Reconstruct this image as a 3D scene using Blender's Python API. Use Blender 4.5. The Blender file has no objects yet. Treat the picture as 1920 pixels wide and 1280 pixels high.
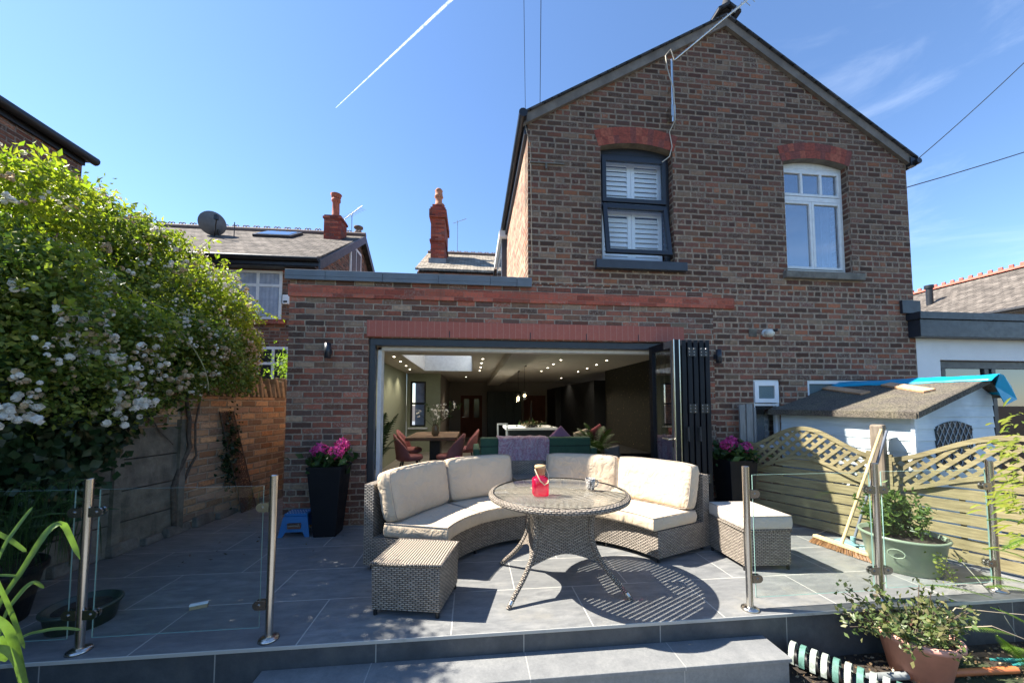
import bpy, math, random
import numpy as np
from mathutils import Vector, Matrix
R_ = math.radians
random.seed(7); np.random.seed(7)
C = bpy.context.scene.collection
sc = bpy.context.scene
# ------------------------------------------------------------------ camera
YAW = math.atan(.105); PIT = math.atan(37/690.); HC = 1.37
cam = bpy.data.cameras.new('camera'); co = bpy.data.objects.new('camera', cam); C.objects.link(co)
co.location = (0, 0, HC); co.rotation_euler = (R_(90)+PIT, 0, -YAW)
cam.sensor_width = 36; cam.lens = 690/1920*36; cam.shift_y = 80/1920
cam.clip_start = .05; cam.clip_end = 30000
sc.camera = co
# ------------------------------------------------------------------ world, sun, exposure
SD = Vector((-.85, .178, 1)).normalized()           # towards the sun
w = bpy.data.worlds.new("World"); sc.world = w; w.use_nodes = True
nt = w.node_tree; bg = nt.nodes['Background']
sky = nt.nodes.new('ShaderNodeTexSky'); sky.sky_type = 'NISHITA'; sky.sun_disc = False
sky.sun_elevation = math.asin(SD.z); sky.sun_rotation = math.atan2(SD.x, SD.y)
sky.altitude = 0; sky.air_density = 1.0; sky.dust_density = .1; sky.ozone_density = 6.5
# thin high cirrus in the right-hand part of the sky
tc = nt.nodes.new('ShaderNodeTexCoord'); mp = nt.nodes.new('ShaderNodeMapping'); mp.inputs['Scale'].default_value = (1.6, 2.2, 7); mp.inputs['Rotation'].default_value = (0, .5, 0)
nz = nt.nodes.new('ShaderNodeTexNoise'); nz.inputs['Scale'].default_value = 1.7; nz.inputs['Detail'].default_value = 8; nz.inputs['Roughness'].default_value = .62; nz.inputs['Distortion'].default_value = .6
nt.links.new(tc.outputs['Generated'], mp.inputs[0]); nt.links.new(mp.outputs[0], nz.inputs[0])
mr = nt.nodes.new('ShaderNodeMapRange'); mr.interpolation_type = 'SMOOTHSTEP'; nt.links.new(nz.outputs[0], mr.inputs[0]); mr.inputs[1].default_value = .48; mr.inputs[2].default_value = .78
sx = nt.nodes.new('ShaderNodeSeparateXYZ'); nt.links.new(tc.outputs['Generated'], sx.inputs[0]); m2 = nt.nodes.new('ShaderNodeMapRange'); m2.interpolation_type = 'SMOOTHSTEP'; nt.links.new(sx.outputs[0], m2.inputs[0]); m2.inputs[1].default_value = .35; m2.inputs[2].default_value = .8; m2.inputs[4].default_value = .16
mm = nt.nodes.new('ShaderNodeMath'); mm.operation = 'MULTIPLY'; nt.links.new(mr.outputs[0], mm.inputs[0]); nt.links.new(m2.outputs[0], mm.inputs[1])
mxw = nt.nodes.new('ShaderNodeMix'); mxw.data_type = 'RGBA'; nt.links.new(mm.outputs[0], mxw.inputs[0]); nt.links.new(sky.outputs[0], mxw.inputs[6]); mxw.inputs[7].default_value = (6.5, 7.0, 7.6, 1)
nt.links.new(mxw.outputs[2], bg.inputs[0]); bg.inputs[1].default_value = .088
sl = bpy.data.lights.new('sun', 'SUN'); sl.energy = 4.8; sl.angle = R_(.55); sl.color = (1, .93, .82)
so = bpy.data.objects.new('sun', sl); C.objects.link(so); so.rotation_euler = SD.to_track_quat('Z', 'Y').to_euler()
so.location = (-10, 3, 12)
sc.view_settings.view_transform = 'Standard'; sc.view_settings.look = 'None'
sc.view_settings.exposure = 1.72; sc.view_settings.gamma = 1
sc.cycles.use_denoising = True
sc.cycles.transparent_max_bounces = 24; sc.cycles.max_bounces = 10

# ------------------------------------------------------------------ mesh helpers
class MB:
    def __init__(s): s.v = []; s.f = []; s.uv = []; s.mi = []; s.sm = []
    def add(s, vs, fs, uvs=None, m=0, smooth=False):
        o = len(s.v); s.v += [tuple(p) for p in vs]
        for k, f in enumerate(fs):
            s.f.append(tuple(i+o for i in f)); s.mi.append(m); s.sm.append(smooth)
            if uvs is not None: s.uv.append(uvs[k])
            else:
                P = [Vector(vs[i]) for i in f]
                n = (P[1]-P[0]).cross(P[-1]-P[0])
                a = [abs(c) for c in n]; d = a.index(max(a))
                s.uv.append([((p.y, p.z), (p.x, p.z), (p.x, p.y))[d] for p in P])
    def box(s, x0, x1, y0, y1, z0, z1, m=0):
        s.hexa([(x0,y0,z0),(x1,y0,z0),(x1,y1,z0),(x0,y1,z0)], [(x0,y0,z1),(x1,y0,z1),(x1,y1,z1),(x0,y1,z1)], m)
    def hexa(s, b, t, m=0):
        s.add(list(b)+list(t), [(0,3,2,1),(4,5,6,7),(0,1,5,4),(1,2,6,5),(2,3,7,6),(3,0,4,7)], None, m)
    def obox(s, c, size, ax=(1,0,0), up=(0,0,1), m=0):
        ax = Vector(ax).normalized(); up = Vector(up); ay = up.cross(ax).normalized(); az = ax.cross(ay).normalized()
        c = Vector(c); a, b, d = [q/2 for q in size]
        P = [c+ax*sx*a+ay*sy*b+az*sz*d for sz in (-1, 1) for sx, sy in ((-1,-1),(1,-1),(1,1),(-1,1))]
        s.hexa(P[:4], P[4:], m)
    def prism(s, poly, ax, lo, hi, m=0):
        "poly: 2D points in the plane normal to axis ax (x: (y,z), y: (x,z), z: (x,y))"
        def mk(p, t): return ((t,p[0],p[1]) if ax == 'x' else (p[0],t,p[1]) if ax == 'y' else (p[0],p[1],t))
        n = len(poly); vs = [mk(p, lo) for p in poly]+[mk(p, hi) for p in poly]
        fs = [tuple(range(n)), tuple(range(2*n-1, n-1, -1))]+[(i, (i+1) % n, n+(i+1) % n, n+i) for i in range(n)]
        s.add(vs, fs, None, m)
    def tube(s, pts, r, n=8, m=0, caps=True, smooth=True):
        pts = [Vector(p) for p in pts]; k = len(pts)
        rs = r if isinstance(r, (list, tuple)) else [r]*k
        vs = []; uvr = []; ref = None; L = 0
        for i, p in enumerate(pts):
            t = (pts[min(i+1, k-1)]-pts[max(i-1, 0)]).normalized()
            if ref is None:
                ref = t.orthogonal().normalized()
            ref = (ref-t*ref.dot(t)).normalized(); b = t.cross(ref)
            if i: L += (p-pts[i-1]).length
            for j in range(n):
                a = 2*math.pi*j/n; vs.append(p+(ref*math.cos(a)+b*math.sin(a))*rs[i])
            uvr.append(L)
        fs = []; uv = []
        for i in range(k-1):
            for j in range(n):
                j2 = (j+1) % n; fs.append((i*n+j, i*n+j2, (i+1)*n+j2, (i+1)*n+j))
                c = 2*math.pi*max(rs)/n
                uv.append([(c*j, uvr[i]), (c*(j+1), uvr[i]), (c*(j+1), uvr[i+1]), (c*j, uvr[i+1])])
        s.add(vs, fs, uv, m, smooth)
        if caps:
            s.add(vs[:n], [tuple(range(n-1, -1, -1))], None, m); s.add(vs[-n:], [tuple(range(n))], None, m)
    def lathe(s, prof, c=(0,0,0), n=32, m=0, sx=1, sy=1, smooth=True, rot=0):
        vs = []; fs = []; uv = []; k = len(prof)
        for i in range(n+1):
            a = 2*math.pi*i/n+rot
            for r, z in prof: vs.append((c[0]+r*math.cos(a)*sx, c[1]+r*math.sin(a)*sy, c[2]+z))
        L = [0]
        for i in range(1, k): L.append(L[-1]+math.hypot(prof[i][0]-prof[i-1][0], prof[i][1]-prof[i-1][1]))
        rm = max(p[0] for p in prof)
        for i in range(n):
            for j in range(k-1):
                fs.append((i*k+j, (i+1)*k+j, (i+1)*k+j+1, i*k+j+1))
                u0, u1 = 2*math.pi*rm*i/n, 2*math.pi*rm*(i+1)/n
                uv.append([(u0, L[j]), (u1, L[j]), (u1, L[j+1]), (u0, L[j+1])])
        s.add(vs, fs, uv, m, smooth)
    def grid(s, fn, us, vsr, m=0, smooth=True, uvf=None):
        a, b = len(us), len(vsr)
        vs = [fn(u, v) for u in us for v in vsr]; fs = []; uv = []
        for i in range(a-1):
            for j in range(b-1):
                fs.append((i*b+j, (i+1)*b+j, (i+1)*b+j+1, i*b+j+1))
                q = [(us[i], vsr[j]), (us[i+1], vsr[j]), (us[i+1], vsr[j+1]), (us[i], vsr[j+1])]
                uv.append([uvf(*t) if uvf else t for t in q])
        s.add(vs, fs, uv, m, smooth)
    def build(s, name, mats, parent=None, bevel=0, smooth=None):
        me = bpy.data.meshes.new(name); me.from_pydata(s.v, [], s.f); 
        ul = me.uv_layers.new(name='UVMap')
        flat = [c for f in s.uv for p in f for c in p]
        ul.data.foreach_set('uv', flat)
        for mt in (mats if isinstance(mats, (list, tuple)) else [mats]): me.materials.append(mt)
        me.polygons.foreach_set('material_index', s.mi)
        me.polygons.foreach_set('use_smooth', [bool(x) if smooth is None else smooth for x in s.sm])
        me.update()
        o = bpy.data.objects.new(name, me); C.objects.link(o)
        if parent is not None: o.parent = parent; o.matrix_parent_inverse = Matrix.Translation(parent.location).inverted() if not parent.rotation_euler.z else parent.matrix_basis.inverted()
        if bevel:
            b = o.modifiers.new('bevel', 'BEVEL'); b.width = bevel; b.segments = 2; b.limit_method = 'ANGLE'; b.angle_limit = R_(40); b.harden_normals = False
        return o
def tag(o, label=None, cat=None, group=None, kind=None):
    if label: o['label'] = label
    if cat: o['category'] = cat
    if group: o['group'] = group
    if kind: o['kind'] = kind
    return o
def thing(name, label, cat, loc=(0,0,0), group=None):
    o = bpy.data.objects.new(name, None); C.objects.link(o); o.location = loc; o.empty_display_size = .1
    return tag(o, label, cat, group)
def copy_tree(o, parent=None):
    c = o.copy(); C.objects.link(c)
    if parent is not None: c.parent = parent
    for ch in list(o.children): copy_tree(ch, c)
    return c
def raw(name, vs, fs, mat, parent=None, smooth=False):
    "fast numpy mesh: vs (n,3), fs (m,k)"
    me = bpy.data.meshes.new(name); vs = np.asarray(vs, np.float32); fs = np.asarray(fs, np.int32)
    k = fs.shape[1]
    me.vertices.add(len(vs)); me.vertices.foreach_set('co', vs.ravel())
    me.loops.add(fs.size); me.loops.foreach_set('vertex_index', fs.ravel())
    me.polygons.add(len(fs)); me.polygons.foreach_set('loop_start', np.arange(0, fs.size, k, dtype=np.int32))
    me.polygons.foreach_set('loop_total', np.full(len(fs), k, np.int32))
    me.update(calc_edges=True); me.validate()
    for mt in (mat if isinstance(mat, list) else [mat]): me.materials.append(mt)
    if smooth: me.polygons.foreach_set('use_smooth', [True]*len(fs))
    o = bpy.data.objects.new(name, me); C.objects.link(o)
    if parent is not None: o.parent = parent; o.matrix_parent_inverse = Matrix.Translation(parent.location).inverted()
    return o

# ------------------------------------------------------------------ material helpers
class N:
    def __init__(s, name):
        s.m = bpy.data.materials.new(name); s.m.use_nodes = True; s.t = s.m.node_tree; s.n = s.t.nodes; s.l = s.t.links
        s.b = s.n['Principled BSDF']; s.out = s.n['Material Output']
    def new(s, t, **k):
        x = s.n.new(t)
        for a, v in k.items(): setattr(x, a, v)
        return x
    def set(s, sock, v):
        if isinstance(v, bpy.types.NodeSocket): s.l.new(v, sock)
        elif v is not None:
            if isinstance(v, (tuple, list)) and len(v) == 3 and sock.type == 'RGBA': v = (*v, 1)
            sock.default_value = v
    def math(s, op, a, b=None, c=None, clamp=False):
        x = s.new('ShaderNodeMath', operation=op, use_clamp=clamp); s.set(x.inputs[0], a)
        if b is not None: s.set(x.inputs[1], b)
        if c is not None: s.set(x.inputs[2], c)
        return x.outputs[0]
    def mix(s, f, a, b, mode='MIX'):
        x = s.new('ShaderNodeMix', data_type='RGBA', blend_type=mode); s.set(x.inputs[0], f); s.set(x.inputs[6], a); s.set(x.inputs[7], b)
        return x.outputs[2]
    def noise(s, vec=None, scale=5, detail=4, rough=.6, dist=0, out=0):
        x = s.new('ShaderNodeTexNoise'); x.inputs['Scale'].default_value = scale; x.inputs['Detail'].default_value = detail
        x.inputs['Roughness'].default_value = rough; x.inputs['Distortion'].default_value = dist
        if vec is not None: s.l.new(vec, x.inputs['Vector'])
        return x.outputs[out]
    def ramp(s, f, stops, interp='LINEAR'):
        x = s.new('ShaderNodeValToRGB'); x.color_ramp.interpolation = interp; e = x.color_ramp.elements
        while len(e) < len(stops): e.new(.5)
        for i, (p, c) in enumerate(stops): e[i].position = p; e[i].color = (*c, 1) if len(c) == 3 else c
        s.set(x.inputs[0], f); return x.outputs[0]
    def smooth(s, v, a, b, o0=0, o1=1):
        x = s.new('ShaderNodeMapRange', interpolation_type='SMOOTHSTEP'); s.set(x.inputs[0], v)
        for i, q in zip((1,2,3,4), (a,b,o0,o1)): s.set(x.inputs[i], q)
        return x.outputs[0]
    def comb(s, x, y, z=0):
        c = s.new('ShaderNodeCombineXYZ'); s.set(c.inputs[0], x); s.set(c.inputs[1], y); s.set(c.inputs[2], z); return c.outputs[0]
    def sep(s, v):
        c = s.new('ShaderNodeSeparateXYZ'); s.l.new(v, c.inputs[0]); return c.outputs
    def white(s, v, dim='3D'):
        x = s.new('ShaderNodeTexWhiteNoise', noise_dimensions=dim); s.l.new(v, x.inputs[0]); return x.outputs
    def pos(s): return s.new('ShaderNodeNewGeometry').outputs['Position']
    def obj(s): return s.new('ShaderNodeTexCoord').outputs['Object']
    def uv(s): return s.new('ShaderNodeTexCoord').outputs['UV']
    def bump(s, h, dist=.01, strength=1, nrm=None):
        x = s.new('ShaderNodeBump'); x.inputs['Distance'].default_value = dist; x.inputs['Strength'].default_value = strength
        s.l.new(h, x.inputs['Height'])
        if nrm is not None: s.l.new(nrm, x.inputs['Normal'])
        s.l.new(x.outputs[0], s.b.inputs['Normal']); return x.outputs[0]
    def base(s, col=None, rough=None, metal=None, spec=None):
        if col is not None: s.set(s.b.inputs['Base Color'], col)
        if rough is not None: s.set(s.b.inputs['Roughness'], rough)
        if metal is not None: s.set(s.b.inputs['Metallic'], metal)
        if spec is not None: s.set(s.b.inputs['Specular IOR Level'], spec)
        return s.m
def simple(name, col, rough=.6, metal=0, var=.15, scale=6, bump=0, bscale=60, spec=None):
    n = N(name); p = n.obj()
    f = n.noise(p, scale, 5, .65)
    c = n.mix(n.smooth(f, .3, .7), tuple(x*(1-var) for x in col), tuple(min(1, x*(1+var)) for x in col))
    r = n.smooth(n.noise(p, scale*3, 3), .2, .8, max(0, rough-.08), min(1, rough+.08))
    if bump: n.bump(n.noise(p, bscale, 4), bump, .6)
    return n.base(c, r, metal, spec)

def brick_mat(name, cols, mortar, course=.0745, bl=.225, header=4, dirt=.3, mw=.017, ori='wall', bumpd=.012, uoff=0., pale=.0, repoint=False):
    """brick bond in world metres: stretcher rows with every header-th row of headers"""
    n = N(name); g = n.new('ShaderNodeNewGeometry'); P = n.sep(g.outputs['Position']); Nn = n.sep(g.outputs['True Normal'])
    ax = n.math('GREATER_THAN', n.math('ABSOLUTE', Nn[0]), .7)
    az = n.math('GREATER_THAN', n.math('ABSOLUTE', Nn[2]), .8)
    u = n.math('ADD', n.math('MULTIPLY', ax, P[1]), n.math('MULTIPLY', n.math('SUBTRACT', 1, ax), P[0]))
    v = n.math('ADD', n.math('MULTIPLY', az, P[1]), n.math('MULTIPLY', n.math('SUBTRACT', 1, az), P[2]))
    wv = n.comb(u, v, n.math('MULTIPLY', ax, 7.3))
    wob = n.math('MULTIPLY', n.math('SUBTRACT', n.noise(wv, 9, 3), .5), .012)
    wob2 = n.math('MULTIPLY', n.math('SUBTRACT', n.noise(wv, 26, 2), .5), .010)
    vv = n.math('ADD', n.math('ADD', v, wob), 20.0)
    uu = n.math('ADD', n.math('ADD', u, wob2), 30.0+uoff)
    row = n.math('FLOOR', n.math('DIVIDE', vv, course))
    fv = n.math('FRACT', n.math('DIVIDE', vv, course))
    if header: hd = n.math('COMPARE', n.math('MODULO', row, float(header)), 0., .5)
    else: hd = n.math('MULTIPLY', row, 0)
    rr = n.white(row, '1D')[0]
    rlen = n.math('ADD', 1, n.math('MULTIPLY', n.math('SUBTRACT', rr, .5), .05))
    ln = n.math('MULTIPLY', rlen, n.math('SUBTRACT', bl, n.math('MULTIPLY', hd, bl*.5)))
    off = n.math('ADD', n.math('MULTIPLY', n.math('MODULO', row, 2.), .5), n.math('MULTIPLY', rr, .22))
    cu = n.math('ADD', n.math('DIVIDE', uu, ln), off)
    cell = n.math('FLOOR', cu); fu = n.math('FRACT', cu)
    # distance to brick edge in metres
    du = n.math('MULTIPLY', n.math('MINIMUM', fu, n.math('SUBTRACT', 1, fu)), ln)
    dv = n.math('MULTIPLY', n.math('MINIMUM', fv, n.math('SUBTRACT', 1, fv)), course)
    d = n.math('SUBTRACT', n.math('MINIMUM', du, dv), n.math('MULTIPLY', n.math('SUBTRACT', n.noise(wv, 90, 3), .45), .009))
    mask = n.smooth(d, mw*.35, mw*.75)
    rnd = n.white(n.comb(cell, row, n.math('MULTIPLY', ax, 5)))
    st = [(i/len(cols), c) for i, c in enumerate(cols)]
    bc = n.ramp(rnd[0], st, 'CONSTANT')
    rs = n.sep(rnd[1])
    bc = n.mix(1, bc, n.comb(*[n.math('ADD', .62, n.math('MULTIPLY', rs[1], .76))]*3), 'MULTIPLY')
    bc = n.mix(1, bc, (1.18,1.04,.92,1), 'MULTIPLY')
    blot = n.smooth(n.noise(wv, 30, 6, .78), .44, .62)
    bc = n.mix(n.math('MULTIPLY', blot, .5), bc, n.mix(rs[2], (.035, .03, .028), (.30, .22, .165)))
    wide = n.noise(wv, .9, 4)
    bc = n.mix(n.math('MULTIPLY', n.smooth(wide, .45, .7), dirt), bc, (.045, .035, .03))
    stk = n.smooth(n.noise(n.comb(n.math('MULTIPLY', u, 5.), n.math('MULTIPLY', v, .55), 3.1), 1.1, 6, .7), .52, .72)
    bc = n.mix(n.math('MULTIPLY', stk, .42), bc, (.055,.042,.034))
    spk = n.smooth(n.math('ADD', n.noise(wv, 42, 5, .75), n.math('MULTIPLY', n.math('SUBTRACT', rs[2], .5), .22)), .60, .72)
    bc = n.mix(n.math('MULTIPLY', spk, .35+pale), bc, (.42, .37, .31))
    mc = n.mix(n.smooth(n.noise(wv, 14, 4), .3, .7), tuple(x*.66 for x in mortar), tuple(min(1, m_*f_) for m_, f_ in zip(mortar, (1.15,1.08,1.0))))
    if repoint:   # the upper wall keeps its old sooty pointing, the lower part was repointed paler
        hz = n.smooth(n.math('ADD', P[2], n.math('MULTIPLY', n.math('SUBTRACT', wide, .5), 2.2)), 2.6, 4.4)
        mc = n.mix(n.math('MULTIPLY', hz, .34), mc, (.12,.095,.07)); bc = n.mix(n.math('MULTIPLY', hz, .18), bc, (.05,.035,.025))
    n.base(n.mix(mask, mc, bc), .9, 0, .25)
    h = n.math('ADD', n.math('MULTIPLY', mask, n.math('ADD', .75, n.math('MULTIPLY', rs[0], .35))), n.math('MULTIPLY', n.noise(wv, 110, 5, .7), .35))
    n.bump(h, bumpd, 1)
    return n.m
M = {}
M['brick'] = brick_mat('old_brick', [(.12,.062,.046),(.15,.068,.052),(.10,.056,.042),(.19,.078,.052),(.13,.078,.058),(.085,.052,.04),(.14,.064,.052),(.21,.15,.11),(.10,.054,.046),(.26,.11,.06)], (.37,.29,.22), bl=.2, header=6, mw=.020, repoint=True, pale=.15)
M['brick_low'] = brick_mat('patched_brick', [(.13,.066,.05),(.17,.072,.055),(.11,.06,.045),(.22,.09,.06),(.15,.09,.066),(.095,.058,.046),(.20,.15,.11),(.125,.075,.06),(.30,.12,.07),(.12,.06,.052)], (.38,.30,.23), bl=.2, header=6, mw=.02, dirt=.15, pale=.15)
M['brick_ext'] = brick_mat('reclaimed_brick', [(.21,.092,.068),(.15,.078,.06),(.26,.10,.07),(.12,.072,.06),(.23,.145,.105),(.30,.11,.075),(.18,.095,.07),(.30,.235,.175),(.16,.088,.072),(.11,.076,.068)], (.40,.33,.26), course=.0685, bl=.215, dirt=.15, header=9, mw=.013, pale=.25, uoff=.07)
M['brick_pale'] = brick_mat('lane_wall_brick', [(.36,.21,.115),(.33,.23,.14),(.28,.20,.135),(.40,.28,.17),(.25,.19,.15),(.36,.27,.19)], (.36,.31,.24), course=.083, header=0, dirt=.3, bumpd=.018)
M['brick_far'] = brick_mat('neighbour_brick', [(.16,.07,.05),(.11,.055,.045),(.20,.09,.06),(.09,.05,.04),(.24,.11,.07)], (.24,.2,.17), dirt=.25)
M['brick_side'] = brick_mat('side_wall_brick', [(.36,.19,.13),(.30,.15,.10),(.40,.26,.18),(.25,.13,.09),(.42,.3,.22)], (.42,.36,.30), dirt=.1)
M['brick_red'] = brick_mat('red_brick', [(.30,.055,.03),(.24,.045,.03),(.34,.075,.04),(.20,.04,.03)], (.20,.12,.10), dirt=.15, header=0, mw=.005)
M['band'] = brick_mat('red_smooth_brick', [(.36,.10,.068),(.33,.088,.062),(.38,.112,.075),(.31,.082,.058)], (.42,.20,.15), course=.068, bl=.23, header=0, dirt=.0, mw=.004, bumpd=.003)
def soldier_mat():
    n = N('red_soldier_brick'); P = n.sep(n.pos()); u = n.math('DIVIDE', n.math('ADD', P[0], 10.), .0745)
    c = n.math('FLOOR', u); f = n.math('FRACT', u); r = n.white(c, '1D')[0]
    col = n.ramp(r, [(0,(.32,.082,.058)),(.3,(.37,.105,.072)),(.6,(.34,.09,.064)),(.85,(.39,.125,.088))], 'CONSTANT')
    e = n.math('MINIMUM', f, n.math('SUBTRACT', 1, f)); mk = n.smooth(e, .02, .05)
    nz = n.noise(n.pos(), 30, 5)
    col = n.mix(n.math('MULTIPLY', n.smooth(nz, .5, .75), .25), col, (.42,.24,.19))
    n.bump(n.math('ADD', mk, nz), .003, .7)
    return n.base(n.mix(mk, (.45,.22,.16), col), .75)
M['soldier'] = soldier_mat()
M['anthracite'] = simple('anthracite_aluminium', (.022,.026,.034), .38, 0, .1)
M['anth_blue'] = simple('painted_dark_timber', (.035,.042,.055), .45, 0, .15)
M['coping'] = simple('grey_coping', (.13,.15,.17), .5, 0, .12, 3)
M['white'] = simple('white_upvc', (.78,.8,.82), .35, 0, .03)
M['white_ptd'] = simple('white_painted_wood', (.7,.72,.72), .5, 0, .07, 12)
M['stone'] = simple('stone_sill', (.16,.145,.12), .85, 0, .3, 9, .004, 50)
M['verge'] = simple('weathered_verge_board', (.17,.145,.12), .8, 0, .25, 5, .004)
M['steel'] = N('brushed_steel').base((.60,.57,.52), .24, 1)
M['steel_dark'] = N('clamp_steel').base((.45,.44,.42), .25, 1)
M['black'] = simple('black_gutter', (.012,.012,.013), .4, 0, .2)
M['lead'] = simple('lead_flashing', (.16,.17,.18), .55, 0, .2)
M['redclay'] = simple('red_clay', (.34,.09,.05), .8, 0, .25, 8, .003)
M['shutter'] = simple('shutter_white', (.86,.88,.9), .5, 0, .03)
def tile_mat():
    n = N('slate_grey_porcelain'); P = n.sep(n.pos())
    y = n.math('DIVIDE', n.math('SUBTRACT', P[1], 2.285-5.03), .503)
    row = n.math('FLOOR', y); fy = n.math('FRACT', y)
    x = n.math('ADD', n.math('DIVIDE', n.math('ADD', P[0], 1.87+8.72), .872), n.math('MULTIPLY', n.math('MODULO', row, 2.), .5))
    cell = n.math('FLOOR', x); fx = n.math('FRACT', x)
    d = n.math('MINIMUM', n.math('MULTIPLY', n.math('MINIMUM', fx, n.math('SUBTRACT', 1, fx)), .872), n.math('MULTIPLY', n.math('MINIMUM', fy, n.math('SUBTRACT', 1, fy)), .503))
    mk = n.smooth(d, .0025, .0055)
    rnd = n.white(n.comb(cell, row, 0))
    o = n.new('ShaderNodeVectorMath', operation='ADD'); n.l.new(n.pos(), o.inputs[0]); n.l.new(rnd[1], o.inputs[1])
    v = n.new('ShaderNodeVectorMath', operation='MULTIPLY'); n.l.new(o.outputs[0], v.inputs[0]); v.inputs[1].default_value = (1, 3.2, 1)
    a = n.noise(v.outputs[0], 5, 8, .7, .4); b = n.noise(v.outputs[0], 60, 5, .8)
    f = n.math('ADD', n.math('MULTIPLY', a, .65), n.math('MULTIPLY', b, .35))
    col = n.ramp(f, [(.3,(.09,.095,.10)),(.5,(.185,.19,.19)),(.7,(.32,.32,.31))])
    col = n.mix(n.math('MULTIPLY', rnd[0], .4), col, (.12,.125,.13))
    spot = n.smooth(n.noise(n.pos(), 2.3, 7, .72), .5, .68)
    col = n.mix(n.math('MULTIPLY', spot, .5), col, (.26,.25,.22))
    n.bump(n.math('ADD', n.math('MULTIPLY', mk, .6), n.math('MULTIPLY', b, .35)), .0025, .8)
    return n.base(n.mix(mk, n.mix(n.smooth(n.noise(n.pos(), 3, 5), .30, .45), (.22,.21,.19), (.42,.41,.375)), col), n.smooth(b, .3, .7, .42, .62), 0, .4)
M['tile'] = tile_mat()
def riser_mat(x0, name):
    n = N(name); P = n.sep(n.pos()); x = n.math('DIVIDE', n.math('ADD', P[0], x0+8.72), .872); fx = n.math('FRACT', x)
    d = n.math('MULTIPLY', n.math('MINIMUM', fx, n.math('SUBTRACT', 1, fx)), .872); mk = n.smooth(d, .002, .0045)
    a = n.noise(n.pos(), 6, 8, .75); b = n.noise(n.pos(), 70, 4)
    stn = n.noise(n.comb(P[0], n.math('MULTIPLY', P[2], .2), 0), 3, 4)
    col = n.ramp(a, [(.25,(.035,.04,.046)),(.55,(.07,.077,.084)),(.8,(.115,.12,.125))])
    col = n.mix(n.math('MULTIPLY', n.smooth(stn, .5, .7), .4), col, (.12,.118,.11))
    n.bump(b, .002, .5); return n.base(n.mix(mk, (.30,.29,.27), col), .55)
M['riser'] = riser_mat(1.43, 'riser_tile'); M['tread'] = riser_mat(.554, 'step_tile')
def tread():
    n = N('step_tread_tile'); P = n.sep(n.pos()); x = n.math('DIVIDE', n.math('ADD', P[0], .58+9.0), .9); fx = n.math('FRACT', x)
    d = n.math('MULTIPLY', n.math('MINIMUM', fx, n.math('SUBTRACT', 1, fx)), .9); mk = n.smooth(d, .0015, .004)
    a = n.noise(n.pos(), 6, 8, .75); b = n.noise(n.pos(), 70, 5, .8)
    col = n.ramp(n.math('ADD', n.math('MULTIPLY', a, .6), n.math('MULTIPLY', b, .4)), [(.25,(.11,.115,.118)),(.5,(.19,.195,.195)),(.75,(.29,.29,.28))])
    n.bump(b, .002, .5); return n.base(n.mix(mk, (.36,.35,.32), col), .55)
M['tread'] = tread()
def rattan_mat(name, ca, cb, w=.036, h=.0125, stripes=False):
    n = N(name); U = n.sep(n.uv()); v = n.math('DIVIDE', n.math('ADD', U[1], 10.), h); row = n.math('FLOOR', v); fv = n.math('FRACT', v)
    u = n.math('ADD', n.math('DIVIDE', n.math('ADD', U[0], 10.), w), n.math('MULTIPLY', n.math('MODULO', row, 2.), .5))
    cell = n.math('FLOOR', u); fu = n.math('FRACT', u)
    hu = n.math('SINE', n.math('MULTIPLY', fu, math.pi)); hv = n.math('SINE', n.math('MULTIPLY', fv, math.pi))
    hh = n.math('MULTIPLY', n.math('POWER', hu, .55), n.math('POWER', hv, .6))
    r = n.white(n.comb(cell, row, 0))[0]; rr = n.white(row, '1D')[0]
    col = n.mix(n.math('ADD', n.math('MULTIPLY', r, .6), n.math('MULTIPLY', rr, .4)), ca, cb)
    col = n.mix(n.smooth(hh, .25, .6), tuple(x*.16 for x in ca), col)
    n.bump(hh, .008, 1); return n.base(col, .55, 0, .4)
M['rattan'] = rattan_mat('woven_rattan', (.21,.175,.14), (.43,.37,.305))
def rope_mat(name, pitch=.019, holes=False):
    "parallel strands (table top and stool top)"
    n = N(name); U = n.sep(n.uv()); v = n.math('DIVIDE', n.math('ADD', U[0], 10.), pitch); row = n.math('FLOOR', v); f = n.math('FRACT', v)
    h = n.math('SINE', n.math('MULTIPLY', f, math.pi)); r = n.white(row, '1D')[0]
    seg = n.math('FRACT', n.math('ADD', n.math('DIVIDE', n.math('ADD', U[1], 10.), .05), n.math('MULTIPLY', n.math('MODULO', row, 2.), .5)))
    hs = n.math('POWER', n.math('SINE', n.math('MULTIPLY', seg, math.pi)), .3)
    hh = n.math('MULTIPLY', n.math('POWER', h, .6), n.math('ADD', .75, n.math('MULTIPLY', hs, .25)))
    col = n.mix(r, (.27,.22,.17), (.42,.36,.29)); col = n.mix(n.smooth(hh, .3, .62), (.035,.028,.022), col)
    if holes: col = n.mix(n.smooth(h, .45, .85), (.09,.075,.06), (.50,.45,.37)); n.set(n.b.inputs['Alpha'], n.math('GREATER_THAN', h, .27))
    n.bump(hh, .01, 1); return n.base(col, .5)
M['rope'] = rope_mat('rattan_strands'); M['rope2'] = rope_mat('table_strands', .033, True)
def fabric(name, col, sc_=900, wr=.0):
    n = N(name); p = n.obj(); U = n.uv()
    a = n.noise(p, 3.5, 4, .6); wv = n.noise(p, sc_*.3, 2)
    c = n.mix(n.smooth(a, .3, .7), tuple(x*.9 for x in col), col); c = n.mix(n.math('MULTIPLY', wv, .3), c, tuple(x*.75 for x in col))
    n.b.inputs['Sheen Weight'].default_value = .15
    f1 = n.noise(p, 9, 3, .55, 1.2)
    n.bump(n.math('ADD', n.math('MULTIPLY', f1, 1.), n.math('MULTIPLY', wv, .04)), .035+wr, .6)
    return n.base(c, .92, 0, .15)
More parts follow.
